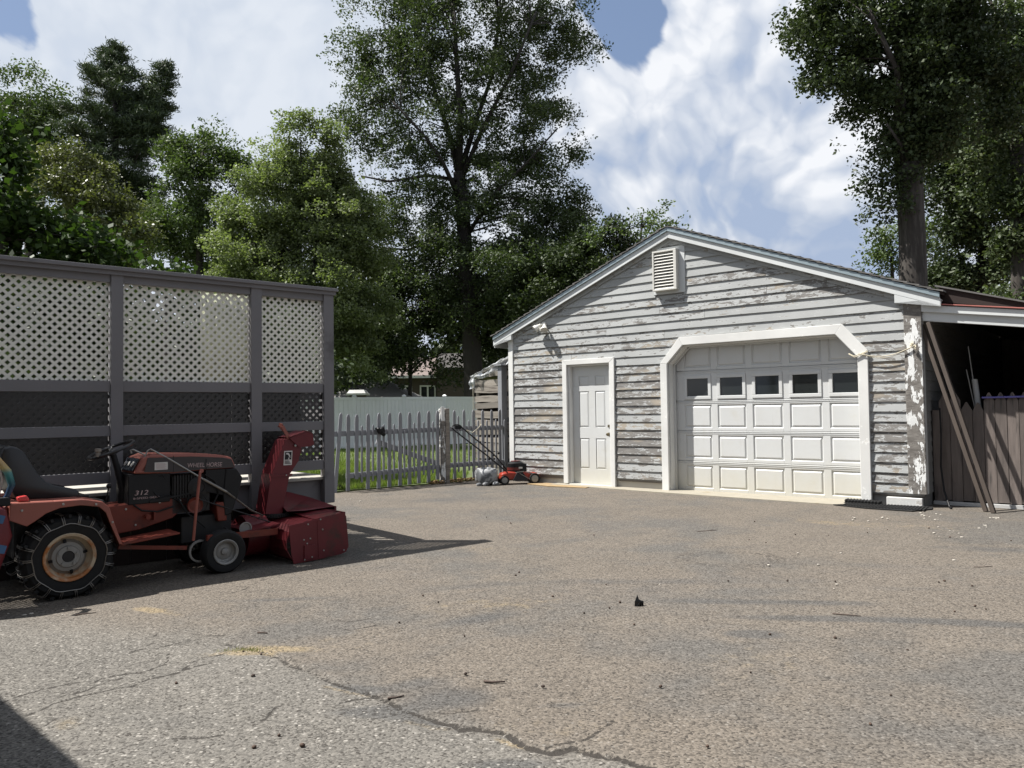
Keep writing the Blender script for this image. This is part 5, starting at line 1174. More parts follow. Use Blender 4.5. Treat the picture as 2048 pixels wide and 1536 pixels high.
bb = MB(); bb.box(.27, .34, .047, .052, .285, .315); bb.build('engine_label', 'decalwhite', mw)
bb = MB()
top_h = [(-.90, .01, 1.00), (-.945, .015, 1.05), (-.935, .05, 1.08), (-.88, .15, 1.10), (-.82, .25, 1.10), (-.76, .36, 1.085), (-.72, .40, 1.04)]
bb.tube([(.06, .04, .22), (-.22, .02, .46), (-.28, .018, .51), (-.90, .01, 1.00)] + top_h[1:] + [(-.16, .40, .56), (-.08, .40, .48), (.12, .39, .22)], .0125, 8); bb.build('handle', 'black', mw, smooth=True)
bb = MB(); bb.box(-.87, -.76, .20, .34, 1.02, 1.085); bb.tube([(-.85, .02, .96), (-.80, .1, .93), (-.78, .18, .99), (-.82, .22, 1.05)], .006, 6); bb.build('control_box', 'black', mw, bev=0.015)
bb = MB(); bb.tube([(-.58, .40, .93), (-.64, .38, 1.0), (-.54, .36, .95), (-.44, .38, 1.02), (-.36, .42, 1.10)], .006, 6); bb.tube([(-.58, .40, .93), (-.57, .38, .78)], .006, 6); bb.build('starter_cord', 'rope', mw, smooth=True)
bb = MB(); bb.lathe((-.20, .015, .545), (0, -1, 0), [(0, 0), (.022, 0), (.018, .02), (0, .022)], 10); bb.lathe((-.05, .39, .56), (0, -1, 0), [(0, 0), (.022, 0), (.018, .02), (0, .022)], 10); bb.build('handle_knob', 'black', mw, smooth=True)
bg_ = thing('grass_bag', 'pale grey mower grass bag sagging on the ground behind the red mower', 'bag', MO + Vector((-.29, -.10, 0)), MZ + R(6))
bb = MB()
def blobby(bb, c, r, seed, nlat=9, nlon=16, squash=(1, 1, 1), amp=.12, pw=1.0):
    sp = lambda v: math.copysign(abs(v) ** pw, v)
    r0 = random.Random(seed); ph = [r0.uniform(0, 6) for _ in range(6)]; base = len(bb.v)
    for i_ in range(nlat + 1):
        th_ = math.pi * i_ / nlat
        for k in range(nlon):
            f_ = 2 * math.pi * k / nlon; s_ = 1 + amp * (math.sin(3 * f_ + ph[0]) * math.sin(2 * th_ + ph[1]) + .6 * math.sin(5 * f_ + ph[2] + 3 * th_))
            bb.v.append((c[0] + r * squash[0] * s_ * sp(math.sin(th_)) * sp(math.cos(f_)), c[1] + r * squash[1] * s_ * sp(math.sin(th_)) * sp(math.sin(f_)), c[2] + r * squash[2] * s_ * sp(math.cos(th_))))
    for i_ in range(nlat):
        for k in range(nlon):
            k2 = (k + 1) % nlon; bb.f.append((base + i_ * nlon + k, base + i_ * nlon + k2, base + (i_ + 1) * nlon + k2, base + (i_ + 1) * nlon + k))
blobby(bb, (.02, .14, .155), .165, 3, 12, 20, squash=(1.12, 1.1, .88), amp=.10, pw=.62); bb.build('bag', 'bagwhite', bg_, smooth='all')
for k, (x, y, z, r_) in enumerate(((-.16, -.02, .03, .04), (-.05, -.05, .035, .045), (.13, -.06, .035, .05))):
    bb = MB(); blobby(bb, (x, y, z), r_, 9 + k, 6, 10, (1.3, .8, .8)); bb.build('fold', 'bagwhite', bg_, smooth='all')

# ------------------------------------------------------------------ wood rack left of the garage, under clear plastic
rk = thing('wood_rack', 'rough weathered board rack standing against the left side of the garage under plastic', 'rack', gpt(-4.74, .50), GRZ)
zs = .05; rr = random.Random(12); k = 0
while zs < 2.15:
    h_ = rr.uniform(.085, .15); t1, t2 = rr.uniform(-.02, .02), rr.uniform(-.02, .02)
    x1 = 1.30; z1 = zs + h_
    x0 = max(0.0, (z1 - 1.93) / .36) if z1 > 1.93 else 0.0
    bb = MB(); nseg = 6
    for q_ in range(nseg):
        f0, f1 = q_ / nseg, (q_ + 1) / nseg; X0, X1 = x0 + (x1 - x0) * f0, x0 + (x1 - x0) * f1
        w0_, w1_ = [.012 * math.sin(f * 7 + k * 2.1) + t1 * (1 - f) + t2 * f for f in (f0, f1)]; u0_, u1_ = [.012 * math.sin(f * 5 + k * 1.3) for f in (f0, f1)]
        bb.quadbox([(X0, -.02, zs + w0_), (X1, -.02, zs + w1_), (X1, .005, zs + w1_), (X0, .005, zs + w0_), (X0, -.02, z1 + w0_ + u0_), (X1, -.02, z1 + w1_ + u1_), (X1, .005, z1 + w1_ + u1_), (X0, .005, z1 + w0_ + u0_)])
    bb.build('board', 'greywood', rk); zs = z1 + rr.choice((.012, .02, .05, .065)); k += 1
for x, y, z1 in ((.02, .03, 1.92), (1.24, .03, 2.38), (.02, 1.1, 1.92), (1.24, 1.1, 2.38), (.65, .03, 2.12)):
    bb = MB(); bb.box(x, x + .06, y, y + .06, -.02, z1); bb.build('post', 'greywood', rk)
bb = MB(); bb.box(0, 1.3, 1.17, 1.19, 0, 1.9); bb.box(-.0, .02, .1, 1.16, 0.0, 1.8); bb.build('panel', 'darkboard', rk)
bb = MB(); bb.quadbox([(-.05, -.03, 1.93), (1.30, -.03, 2.43), (1.30, 1.2, 2.43), (-.05, 1.2, 1.93), (-.05, -.03, 1.945), (1.30, -.03, 2.445), (1.30, 1.2, 2.445), (-.05, 1.2, 1.945)]); bb.build('roof_board', 'greywood', rk)
for k in range(11):                             # split logs stacked inside
    bb = MB(); x = .12 + (k % 6) * .19; z = .10 + (k // 6) * .2; bb.lathe((x, .15, z), (0, 1, 0), [(0, 0), (.085, 0), (.09, .5), (0, .5)], 9); bb.build('log', 'bark', rk, smooth=True)
pm, t, b = mat_new('clear_plastic_sheet')
b.inputs['Base Color'].default_value = (.72, .74, .76, 1); b.inputs['Roughness'].default_value = .22
tp2 = t.add('ShaderNodeBsdfTransparent', {'Color': (.9, .92, .93, 1)}); fr_ = t.noise(t.map(coords(t), (5, 5, 2)), 2.0, 5, .6)
mx = t.add('ShaderNodeMixShader', {0: t.math('MULTIPLY', t.smooth(fr_, .34, .56), .78), 1: b.outputs[0], 2: tp2.outputs[0]}); t.l.new(mx.outputs[0], t.n['Material Output'].inputs[0])
bump(t, b, t.noise(t.map(coords(t), (9, 9, 3)), 1.6, 4, .6), .8, .03)
ts = MB(); NU, NV = 30, 34
path = [(1.22, 2.455), (1.25, 2.46)]
for i_ in range(NV + 1):
    v_ = i_ / NV
    for k in range(NU + 1):
        u_ = k / NU; x = -.09 + 1.42 * u_; zr = 1.965 + .50 * u_
        wr = .016 * math.sin(u_ * 23 + v_ * 4) + .012 * math.sin(u_ * 41 - v_ * 9) + .010 * math.sin(v_ * 27 + u_ * 6)
        hang = (.05 + .14 * max(0, math.sin(u_ * 2.6 + .3)) + (.16 if u_ < .10 else 0))
        if v_ < .35: y = -.06 - .02 * math.sin(u_ * 17); z = zr - hang * (1 - v_ / .35) + .0
        else: y = -.06 + 1.3 * (v_ - .35) / .65; z = zr
        ts.v.append((x + wr * .5, y + wr * (1.6 if v_ < .35 else .2), z + wr * (.3 if v_ < .35 else 1) + .012))
for i_ in range(NV):
    for k in range(NU): a = i_ * (NU + 1) + k; ts.f.append((a, a + 1, a + NU + 2, a + NU + 1))
o = ts.build('plastic_sheet', pm, smooth='all'); o.location = gpt(-4.74, .50); o.rotation_euler = (0, 0, GRZ); tag(o, 'wrinkled clear plastic sheet draped over the top of the weathered wood rack', 'sheet')
cd = MB(); cd.tube([(-.01, -.04, 1.93), (-.012, -.04, .4)], .006, 6); cd.build('cord', 'rope', rk)

# ------------------------------------------------------------------ white vinyl fence far across the lawn
vp = [(205, 23.8, 796), (330, 24.6, 795.8), (460, 25.4, 795.4), (590, 26.3, 795), (708.7, 27.2, 794.6), (808, 28.2, 794.0), (889, 29.4, 793.6), (962, 30.7, 793.3), (1028, 32.1, 793.0), (1086, 33.6, 792.6), (1138, 35.2, 792.2)]
vfn = thing('vinyl_fence', 'tall white vinyl privacy fence with capped posts across the far side of the lawn', 'fence')
vpt = []
for px, Y, tp0 in vp:
    q = at_depth(px, tp0, Y); vpt.append(q)
for q in vpt:
    bb = MB(); bb.box(q.x - .065, q.x + .065, q.y - .065, q.y + .065, -.1, q.z + .03); bb.build('post', 'vinyl', vfn, bev=0.01)
    bb = MB(); bb.quadbox([(q.x - .085, q.y - .085, q.z + .031), (q.x + .085, q.y - .085, q.z + .031), (q.x + .085, q.y + .085, q.z + .031), (q.x - .085, q.y + .085, q.z + .031), (q.x - .03, q.y - .03, q.z + .09), (q.x + .03, q.y - .03, q.z + .09), (q.x + .03, q.y + .03, q.z + .09), (q.x - .03, q.y + .03, q.z + .09)]); bb.build('cap', 'vinyl', vfn)
for a, b_ in zip(vpt[:-1], vpt[1:]):
    d = (b_ - a); d.z = 0; L_ = d.length; d.normalize(); nrm = Vector((-d.y, d.x, 0))
    zt = (a.z + b_.z) / 2
    for (z0, z1) in ((zt - .10, zt), (.02, .14)):
        bb = MB(); p_, q_ = a + d * .067, b_ - d * .067; p_ = Vector((p_.x, p_.y, (z0 + z1) / 2)); q_ = Vector((q_.x, q_.y, (z0 + z1) / 2)); bb.bar(p_, q_, .045, z1 - z0); bb.build('rail', 'vinyl', vfn)
    nb = 12; bb = MB()
    for k in range(nb):
        x0, x1 = .068 + (L_ - .136) * k / nb + .004, .068 + (L_ - .136) * (k + 1) / nb - .004
        p_, q_ = a + d * x0, a + d * x1; p_ = Vector((p_.x, p_.y, (zt - .1 + .14) / 2)); q_ = Vector((q_.x, q_.y, p_.z)); bb.bar(p_, q_, .022, zt - .1 - .142)
    bb.build('board', 'vinyl', vfn, kind='stuff')
# neighbour's house and shed beyond it
hs_ = thing('neighbour_house', 'low brown house with a pinkish shingle roof seen under the trees beyond the white fence', 'house', at_depth(865, 800, 46) * 1, R(4)); hs_.location.z = 0
bb = MB(); bb.box(-2.2, .3, 0, 7, -.1, 3.35); bb.box(.301, 2.7, -.4, 7, -.1, 3.75); wl_ = bb.build('wall', 'housebrown', hs_)
bb = MB(); bb.prism([(-.55, 3.30), (-.55, 3.42), (3.5, 4.75), (7.5, 3.42), (7.5, 3.30)], -2.45, .25, 'yz'); bb.build('roof', 'roofpink', hs_); bb = MB(); bb.prism([(-.8, 3.7), (-.8, 3.85), (3.5, 5.0), (7.5, 3.85), (7.5, 3.7)], .251, 3.0, 'yz'); bb.build('roof', 'roofdark', hs_)
bb = MB(); bb.box(-2.45, .25, -.60, -.555, 3.26, 3.42); bb.build('gutter', 'trim', hs_)
for x0, x1, z0, z1 in ((-.75, .20, 1.65, 2.85), (-2.0, -1.2, 1.65, 2.85)):
    wf = MB(); e = .09
    for bx in ((x0, x1, z0, z0 + e), (x0, x1, z1 - e, z1), (x0, x0 + e, z0 + e, z1 - e), (x1 - e, x1, z0 + e, z1 - e), ((x0 + x1) / 2 - .05, (x0 + x1) / 2 + .05, z0 + e, z1 - e)): wf.box(bx[0], bx[1], -.05, -.002, bx[2], bx[3])
    wo = wf.build('window', 'trim', hs_); gl = MB(); gl.box(x0 + e, x1 - e, -.02, -.012, z0 + e, z1 - e); gl.build('pane', 'glass_dark', wo)
sh = thing('garden_shed', 'small garden shed with a hipped grey shingle roof just over the white fence', 'shed', at_depth(752, 800, 36), R(-8)); sh.location.z = 0
bb = MB(); bb.box(-1.6, 1.5, -1.2, 1.2, 0, 2.0); bb.build('wall', 'housebrown', sh)
nr = 9
for k in range(nr):
    f0, f1 = k / nr, (k + 1) / nr; e0, e1 = 1.0 - .62 * f0, 1.0 - .62 * f1
    bb = MB(); z0, z1 = 1.95 + .72 * f0, 1.95 + .72 * f1; X, Yy = 1.95, 1.5
    bb.quadbox([(-X * e0, -Yy * (1 - f0) - .02, z0), (X * e0, -Yy * (1 - f0) - .02, z0), (X * e0, Yy * (1 - f0) + .02, z0), (-X * e0, Yy * (1 - f0) + .02, z0), (-X * e1 - .03, -Yy * (1 - f1) - .03, z1), (X * e1 + .03, -Yy * (1 - f1) - .03, z1), (X * e1 + .03, Yy * (1 - f1) + .03, z1), (-X * e1 - .03, Yy * (1 - f1) + .03, z1)]); bb.build('shingle_course', 'shedroof', sh)
q = at_depth(716, 786, 32); cp = thing('cupola', 'small pale slatted box roof showing over the white fence by the dark trees', 'cupola', (q.x, q.y, 0))
bb = MB(); bb.box(-.30, .30, -.3, .3, 0, 2.0); bb.build('body', 'housebrown', cp); bb = MB(); bb.box(-.42, .42, -.42, .42, 2.001, 2.08); bb.quadbox([(-.38, -.38, 2.081), (.38, -.38, 2.081), (.38, .38, 2.081), (-.38, .38, 2.081), (-.30, -.30, 2.22), (.30, -.30, 2.22), (.30, .30, 2.22), (-.30, .30, 2.22)]); bb.build('roof', 'trim', cp)

# ------------------------------------------------------------------ trees
LM = {
 'oak': leafmat('oak_leaves', (0.044, 0.065, 0.025), (0.072, 0.096, 0.044), (0.121, 0.139, 0.077), .24, .55, .3),
 'light': leafmat('light_green_leaves', (0.116, 0.145, 0.065), (0.168, 0.200, 0.097), (0.232, 0.261, 0.144), .34, .55, .3),
 'dark': leafmat('dark_leaves', (0.028, 0.042, 0.018), (0.045, 0.064, 0.024), (0.074, 0.094, 0.039), .16, .55, .3),
 'olive': leafmat('olive_leaves', (0.077, 0.088, 0.034), (0.118, 0.129, 0.053), (0.177, 0.177, 0.090), .26, .45, .4),
 'big': leafmat('broad_bright_leaves', (.022, .040, .011), (.034, .060, .014), (.065, .10, .026), .30, .6, .2),
 'pine': leafmat('pine_needles', (0.040, 0.060, 0.031), (0.058, 0.083, 0.039), (0.086, 0.112, 0.056), .10, .55, .3),
 'mid': leafmat('mid_green_leaves', (0.054, 0.080, 0.029), (0.084, 0.119, 0.043), (0.131, 0.161, 0.074), .25, .55, .3),
}
def unit(v): return v / np.maximum(np.linalg.norm(v, axis=-1, keepdims=True), 1e-9)
def tree(kind, label, cat, Y, lobes, leaf, leaf_len, cover, trunk=None, group=None, clump=.5, fork=None, barkm='bark', droop=0.0, asp=.42, seed=1, max_n=110000, limbs=1.0, rings=None, flat=1.0, up=0.0):
    """lobes: outlines of leafy masses (centre px, py, half width, half height) at distance Y, given a depth as large as their width"""
    r = np.random.default_rng(seed)
    k = Y / FOC
    t0 = trunk[0]; root = at_depth(t0[0], 800, Y); root.z = 0.0
    tr_ = thing(kind, label, cat, root, 0, group); ox, oy = root.x, root.y
    # trunk line from picture points (px, py, width px)
    def W3(px, py, dy=0.0):
        p = at_depth(px, py, Y + dy); p = at_depth(px, py, Y); return np.array([p.x - ox, dy, p.z])
    tpts = [np.array([0, 0, -.1])] + [W3(a, b_) for a, b_, _ in trunk]
    trr = [trunk[0][2] * k / 2 * 1.25] + [c_ * k / 2 for _, _, c_ in trunk]
    tb = MB(); tb.tube(tpts, trr, 14)
    main = [tpts]; mainr = [trr]
    for fk in (fork or []):
        fp = [W3(a, b_, dy) for a, b_, _, dy in fk]; fr2 = [c_ * k / 2 * (.72 if Y > 22 else .9) for _, _, c_, _ in fk]
        tb.tube(fp, fr2, 10); main.append(fp); mainr.append(fr2)
    tb.build('trunk', barkm, tr_, smooth='all')
    # points on the skeleton that limbs may leave from
    src = []; srcr = []
    for pl_, rl_ in zip(main, mainr):
        for a, b_, ra, rb in zip(pl_[:-1], pl_[1:], rl_[:-1], rl_[1:]):
            for f in np.linspace(0, 1, 6)[:-1]: src.append(a + (b_ - a) * f); srcr.append(ra + (rb - ra) * f)
    src = np.array(src); srcr = np.array(srcr)
    zmin = min(W3(l[0], l[1] + l[3])[2] for l in lobes)
    C = []; LA = []; BR = MB()
    area_tot = sum(math.pi * l[2] * l[3] for l in lobes)
    leaf_px = (leaf_len / k) ** 2 * asp * .5
    N = int(min(max_n, cover * area_tot / leaf_px))
    for l in lobes:
        lw = l[4] if len(l) > 4 else 1.0
        c0 = W3(l[0], l[1]); rx, rz = l[2] * k, l[3] * k; ry = min(rx, 4.5)
        nl = int(N * math.pi * l[2] * l[3] / area_tot * lw)
        ncl = max(4, int(1.5 * rx * rz * (max(ry, 1) ** .5) / clump ** 2)); ncl = min(ncl, 380)
        d = unit(r.normal(size=(ncl, 3))); rad = r.random(ncl) ** .42
        cl = c0 + d * rad[:, None] * np.array([rx, ry, rz]) * (.80 + .32 * r.random((ncl, 1)))
        wgt = r.random(ncl) ** 1.2 + .15; wgt /= wgt.sum(); cnt = r.multinomial(nl, wgt)
        crad = clump * (.55 + .9 * r.random(ncl))
        # limbs out to a share of the clumps
        for q_ in range(int(ncl * .45 * limbs)):
            e_ = cl[q_]; low = src[:, 2] < e_[2] + .3
            dd = np.linalg.norm(src - e_, axis=1) + np.where(low, 0, 50) + np.abs(e_[2] - src[:, 2]) * -.15
            j_ = int(np.argmin(dd)); s0 = src[j_]; L_ = np.linalg.norm(e_ - s0)
            m1 = s0 + (e_ - s0) * .4 + np.array([0, 0, .10 * L_]) + r.normal(size=3) * .05 * L_; m2 = s0 + (e_ - s0) * .75 + np.array([0, 0, .08 * L_]) + r.normal(size=3) * .05 * L_
            r0 = min(srcr[j_] * .4, .012 + .011 * L_)
            BR.tube([s0, m1, m2, e_], [r0, r0 * .6, r0 * .35, .006], 5, cap=False)
        for q_ in range(ncl):
            n_ = cnt[q_]
            if not n_: continue
            ns_ = max(1, n_ // 6); g0 = r.normal(size=(ns_, 3)); g0 *= np.minimum(1, 1.5 / np.maximum(np.linalg.norm(g0, axis=1, keepdims=True), 1e-6)); g0 = g0 * crad[q_] * np.array([.78, .78, .50 * flat])
            g_ = g0[r.integers(0, ns_, n_)] + r.normal(size=(n_, 3)) * leaf_len * .85
            g_[:, 2] -= droop * np.abs(r.normal(size=n_)) * crad[q_]
            C.append(cl[q_] + g_); LA.append(np.full(n_, r.random()))
    C = np.concatenate(C); tone = np.concatenate(LA); n = len(C)
    A = unit(r.normal(size=(n, 3)) * np.array([1, 1, .7]) + np.array([0, 0, -.35 + up])); B = unit(np.cross(A, r.normal(size=(n, 3)) * .8 + np.array([0, 0, 1.0])))
    sz = leaf_len * (.55 + .8 * r.random((n, 1)))
    C = C + 0
    rnd_ = np.clip(.35 * tone + .65 * r.random(n), 0, 1)
    quads('crown', C, A * sz / 2, B * sz * asp / 2 * 1.3, LM[leaf], tr_, rnd_)
    if BR.v: BR.build('limbs', barkm, tr_, smooth='all')
    return tr_

tree('oak_tree', 'tallest oak with a straight bare lower trunk rising behind the vinyl fence beside the garage', 'tree', 33,
     [(930, -130, 240, 150), (770, 60, 95, 100, .9), (900, 80, 150, 140), (1070, 70, 115, 110), (1150, 80, 40, 60, .7), (1000, 230, 140, 120), (785, 200, 100, 80, .8), (715, 130, 45, 60, .7), (700, 250, 40, 40, .6), (840, 300, 120, 80, .75), (1070, 330, 80, 100, .9), (960, 420, 160, 110), (1120, 440, 65, 70), (825, 430, 100, 90, .9), (960, 555, 180, 90, 1.1), (1060, 520, 105, 70), (880, 640, 120, 50, .7), (700, 220, 40, 70, .5), (1020, 620, 110, 60, .8), (1145, 400, 45, 55), (1150, 300, 28, 40, .7), (1140, 490, 50, 50), (1110, 210, 45, 50, .7), (730, 290, 40, 34, .7)],
     'oak', .125, 5.0, [(948, 760, 40), (940, 640, 36), (932, 520, 31), (924, 400, 27), (918, 345, 24)], clump=.50,
     fork=[[(918, 350, 20, 0), (900, 270, 15, .5), (868, 170, 11, 1), (835, 60, 8, 1.5), (810, -60, 5, 2)], [(918, 350, 22, 0), (922, 250, 17, -.4), (915, 130, 13, -.6), (905, -20, 9, 0)], [(920, 345, 18, 0), (950, 240, 13, .4), (985, 130, 10, .8), (1000, -10, 7, 1)], [(922, 360, 16, 0), (965, 270, 12, -.6), (1020, 180, 9, -1.4), (1070, 70, 6, -2)], [(925, 410, 15, 0), (890, 340, 11, -1), (860, 300, 8, -1.5), (800, 240, 5, -2)], [(930, 480, 13, 0), (980, 410, 9, -1), (1050, 350, 6, -1.5), (1110, 290, 4, -2)], [(930, 500, 12, 0), (880, 470, 9, .5), (810, 490, 7, 1), (740, 480, 4, 1.5)], [(926, 362, 12, 0), (860, 365, 9, -1), (790, 385, 6, -1.6), (740, 380, 4, -2)]], seed=3, barkm='bark_dark', max_n=230000)
tree('birch_tree', 'light green small-leaved tree with several thin stems behind the right end of the lattice screen', 'tree', 27,
     [(600, 330, 75, 85, .8), (590, 262, 40, 35, .5), (655, 290, 45, 60, .6), (540, 415, 110, 95), (640, 440, 110, 110), (515, 510, 105, 85), (600, 560, 160, 110), (690, 540, 95, 120), (620, 660, 140, 110), (720, 650, 80, 110, .8), (470, 560, 65, 60, .8), (500, 620, 90, 80), (690, 410, 60, 80), (560, 335, 48, 50, .8), (730, 480, 50, 80), (640, 350, 60, 60), (480, 450, 40, 60, .7)],
     'light', .095, 4.6, [(590, 760, 15), (594, 600, 11), (600, 420, 7), (602, 280, 3)], clump=.40, up=.4,
     fork=[[(590, 700, 9, 0), (560, 560, 7, .4), (530, 420, 4, .8)], [(592, 680, 9, 0), (630, 560, 7, -.4), (655, 400, 4, -.8)], [(590, 720, 8, 0), (615, 600, 6, .6), (620, 400, 3, 1)]], seed=5, barkm='bark_dark', max_n=210000, asp=.55)
def pine():
    r = np.random.default_rng(77); Y = 43.0; k = Y / FOC
    root = at_depth(230, 800, Y); root.z = 0
    o = thing('pine_tree', 'tall dark pine with layered boughs and a ragged open top left of centre', 'tree', root)
    def wp(px, py): p = at_depth(px, py, Y); return np.array([p.x - root.x, 0.0, p.z])
    tb = MB(); tb.tube([(0, 0, -.1)] + [wp(a, b_) for a, b_ in ((230, 560), (231, 380), (230, 220), (229, 92))], [.34, .28, .22, .13, .03], 10)
    tb.tube([wp(262, 330), wp(290, 260) + np.array([0, .3, 0]), wp(318, 190), wp(327, 135)], [.12, .10, .07, .02], 8); tb.build('trunk', 'bark_dark', o, smooth='all')
    C = []; A = []; B = []; bb = MB()
    def bough(base, az, L, rise, dens):
        n_ = 7; pts = []
        for i_ in range(n_ + 1):
            f = i_ / n_; pts.append(base + np.array([math.cos(az) * L * f, math.sin(az) * L * f, rise * L * f + .10 * L * (f ** 2.5) - .10 * L * math.sin(f * 2.2)]))
        bb.tube(pts, [max(.012, .022 * L * (1 - .9 * i_ / n_)) for i_ in range(n_ + 1)], 5, cap=False)
        nt = max(5, int(L * dens))
        for q_ in range(nt):
            f = .22 + .78 * r.random() ** .7; p_ = np.array([np.interp(f * n_, range(n_ + 1), [q[c_] for q in pts]) for c_ in range(3)])
            side = r.normal() * .16 * L * (1.1 - f * .5); p_ = p_ + np.array([-math.sin(az) * side, math.cos(az) * side, r.normal() * .05 + .06])
            m_ = 24; c0 = p_ + r.normal(size=(m_, 3)) * np.array([.20, .20, .085]); d_ = unit(r.normal(size=(m_, 3)) + np.array([math.cos(az) * .9, math.sin(az) * .9, .55]))
            C.append(c0); A.append(d_ * (.11 + .09 * r.random((m_, 1)))); B.append(unit(np.cross(d_, r.normal(size=(m_, 3)))) * .017)
    prof = [(98, 14), (120, 34), (150, 52), (185, 80), (215, 98), (250, 112), (290, 104), (330, 100), (370, 118), (420, 126), (470, 128), (540, 130)]
    y = 96.0
    while y < 560:
        Lp = np.interp(y, [a for a, _ in prof], [b_ for _, b_ in prof]) * k
        for q_ in range(6 if y > 130 else 4):
            L = Lp * (.55 + .55 * r.random()); bough(wp(230, y + r.uniform(-5, 5)), r.random() * 2 * math.pi, L, .16 if y < 200 else .04, 7.5)
        y += 8 + (y - 96) * .030
    for y in np.arange(132, 280, 10):
        for q_ in range(4): bough(wp(np.interp(y, [132, 190, 280], [327, 318, 285]), y), r.random() * 2 * math.pi, (12 + (y - 130) * .28) * k * (.6 + .6 * r.random()), .12, 9)
    C = np.concatenate(C); A = np.concatenate(A); B = np.concatenate(B)
    quads('crown', C, A, B * 1.5, LM['pine'], o); bb.build('limbs', 'bark_dark', o, smooth='all')
pine()
tree('maple_tree', 'grey-green tree at the far left behind the pine, paler against the sky', 'tree', 46,
     [(60, 190, 60, 45), (20, 250, 70, 60), (95, 240, 50, 50), (115, 200, 25, 30, .6), (60, 330, 100, 70)],
     'mid', .20, 4.0, [(60, 500, 20), (60, 300, 12), (60, 200, 5)], clump=.8, seed=9, max_n=40000)
tree('maple_tree', 'rounded mid-green tree between the pine and the light green birch', 'tree', 38,
     [(395, 285, 55, 38, .9), (450, 310, 40, 38, .9), (350, 330, 50, 50), (430, 370, 75, 60), (380, 430, 85, 70), (340, 490, 80, 60), (430, 480, 70, 80)],
     'mid', .17, 4.4, [(400, 560, 16), (400, 400, 11), (405, 300, 5)], clump=.6, seed=11, barkm='bark_dark', max_n=70000)
tree('olive_toned_tree', 'olive-green fine-leaved tree low at left, between broad-leaved tree and pine', 'tree', 24,
     [(95, 315, 75, 35), (150, 350, 75, 40), (190, 400, 70, 40), (235, 420, 50, 35), (120, 400, 100, 60), (285, 462, 40, 26, .8), (240, 490, 70, 45), (180, 480, 80, 50)],
     'olive', .105, 3.6, [(150, 620, 12), (150, 480, 9), (140, 360, 4)], clump=.34, seed=13, max_n=75000, barkm='bark_dark')
tree('broad_leaved_tree', 'near tree with big bright green leaves above the left end of the lattice', 'tree', 13.5,
     [(22, 245, 50, 26, .8), (-20, 300, 60, 60), (20, 330, 45, 50), (60, 430, 90, 60), (-20, 420, 80, 80), (130, 440, 70, 36), (175, 475, 55, 40), (120, 510, 120, 55), (225, 505, 32, 28, .8), (20, 520, 110, 60), (60, 620, 190, 90), (230, 620, 110, 60)],
     'big', .135, 3.4, [(-10, 760, 26), (0, 600, 22), (10, 450, 14), (10, 320, 6)], clump=.26, asp=.6, seed=15, droop=.3, max_n=52000, barkm='bark_dark')
tree('grape_vine', 'strip of bright green vine leaves just over the top of the lattice screen', 'vine', 9.4,
     [(285, 545, 20, 9), (320, 540, 26, 9), (355, 544, 24, 8), (330, 560, 60, 16)], 'big', .085, 3.0, [(330, 640, 6), (330, 600, 5), (330, 560, 3)], clump=.06, asp=.75, seed=17, max_n=2500)
tree('dark_tree', 'shadowy dense tree under the tall oak, filling the gap above the vinyl fence', 'tree', 35,
     [(760, 600, 110, 90), (740, 700, 90, 60, .9), (860, 560, 110, 80), (860, 650, 100, 55), (980, 640, 110, 70), (1040, 560, 120, 80), (1090, 640, 90, 60), (690, 730, 50, 50, .9), (905, 725, 30, 40, .8), (800, 700, 80, 22, .9), (755, 745, 40, 22, .7), (1010, 700, 70, 60, .8), (740, 500, 80, 80)],
     'dark', .18, 4.0, [(820, 780, 8), (822, 700, 7), (826, 620, 5)], clump=.7, seed=19, barkm='bark_dark', max_n=85000,
     fork=[[(822, 745, 5, 0), (805, 730, 4, -.5), (785, 722, 3, -1)], [(822, 740, 5, 0), (845, 722, 4, -.4), (880, 715, 3, -.6)], [(822, 750, 6, 0), (835, 735, 5, -.3), (850, 725, 3, -.5)]])
tree('dark_tree', 'brownish green tree directly behind the left slope of the garage roof', 'tree', 30,
     [(1130, 520, 85, 70), (1190, 500, 70, 50), (1100, 610, 80, 60), (1230, 480, 55, 36, .8), (1170, 580, 90, 60), (1290, 510, 60, 40)],
     'dark', .15, 3.8, [(1150, 740, 14), (1150, 600, 10), (1150, 500, 5)], clump=.5, seed=21, barkm='bark_dark', max_n=60000)
tree('wispy_tree', 'thin wispy branches of a small tree poking up behind the garage ridge', 'tree', 24,
     [(1255, 440, 36, 20, .7), (1300, 425, 45, 24, .6), (1345, 440, 32, 20, .5), (1290, 460, 60, 24, .8), (1210, 470, 40, 26, .8), (1320, 470, 50, 14, .8)],
     'mid', .11, 1.1, [(1270, 740, 10), (1275, 560, 8), (1285, 430, 3)], clump=.28, seed=23, max_n=6500, barkm='bark_dark', limbs=2.0)
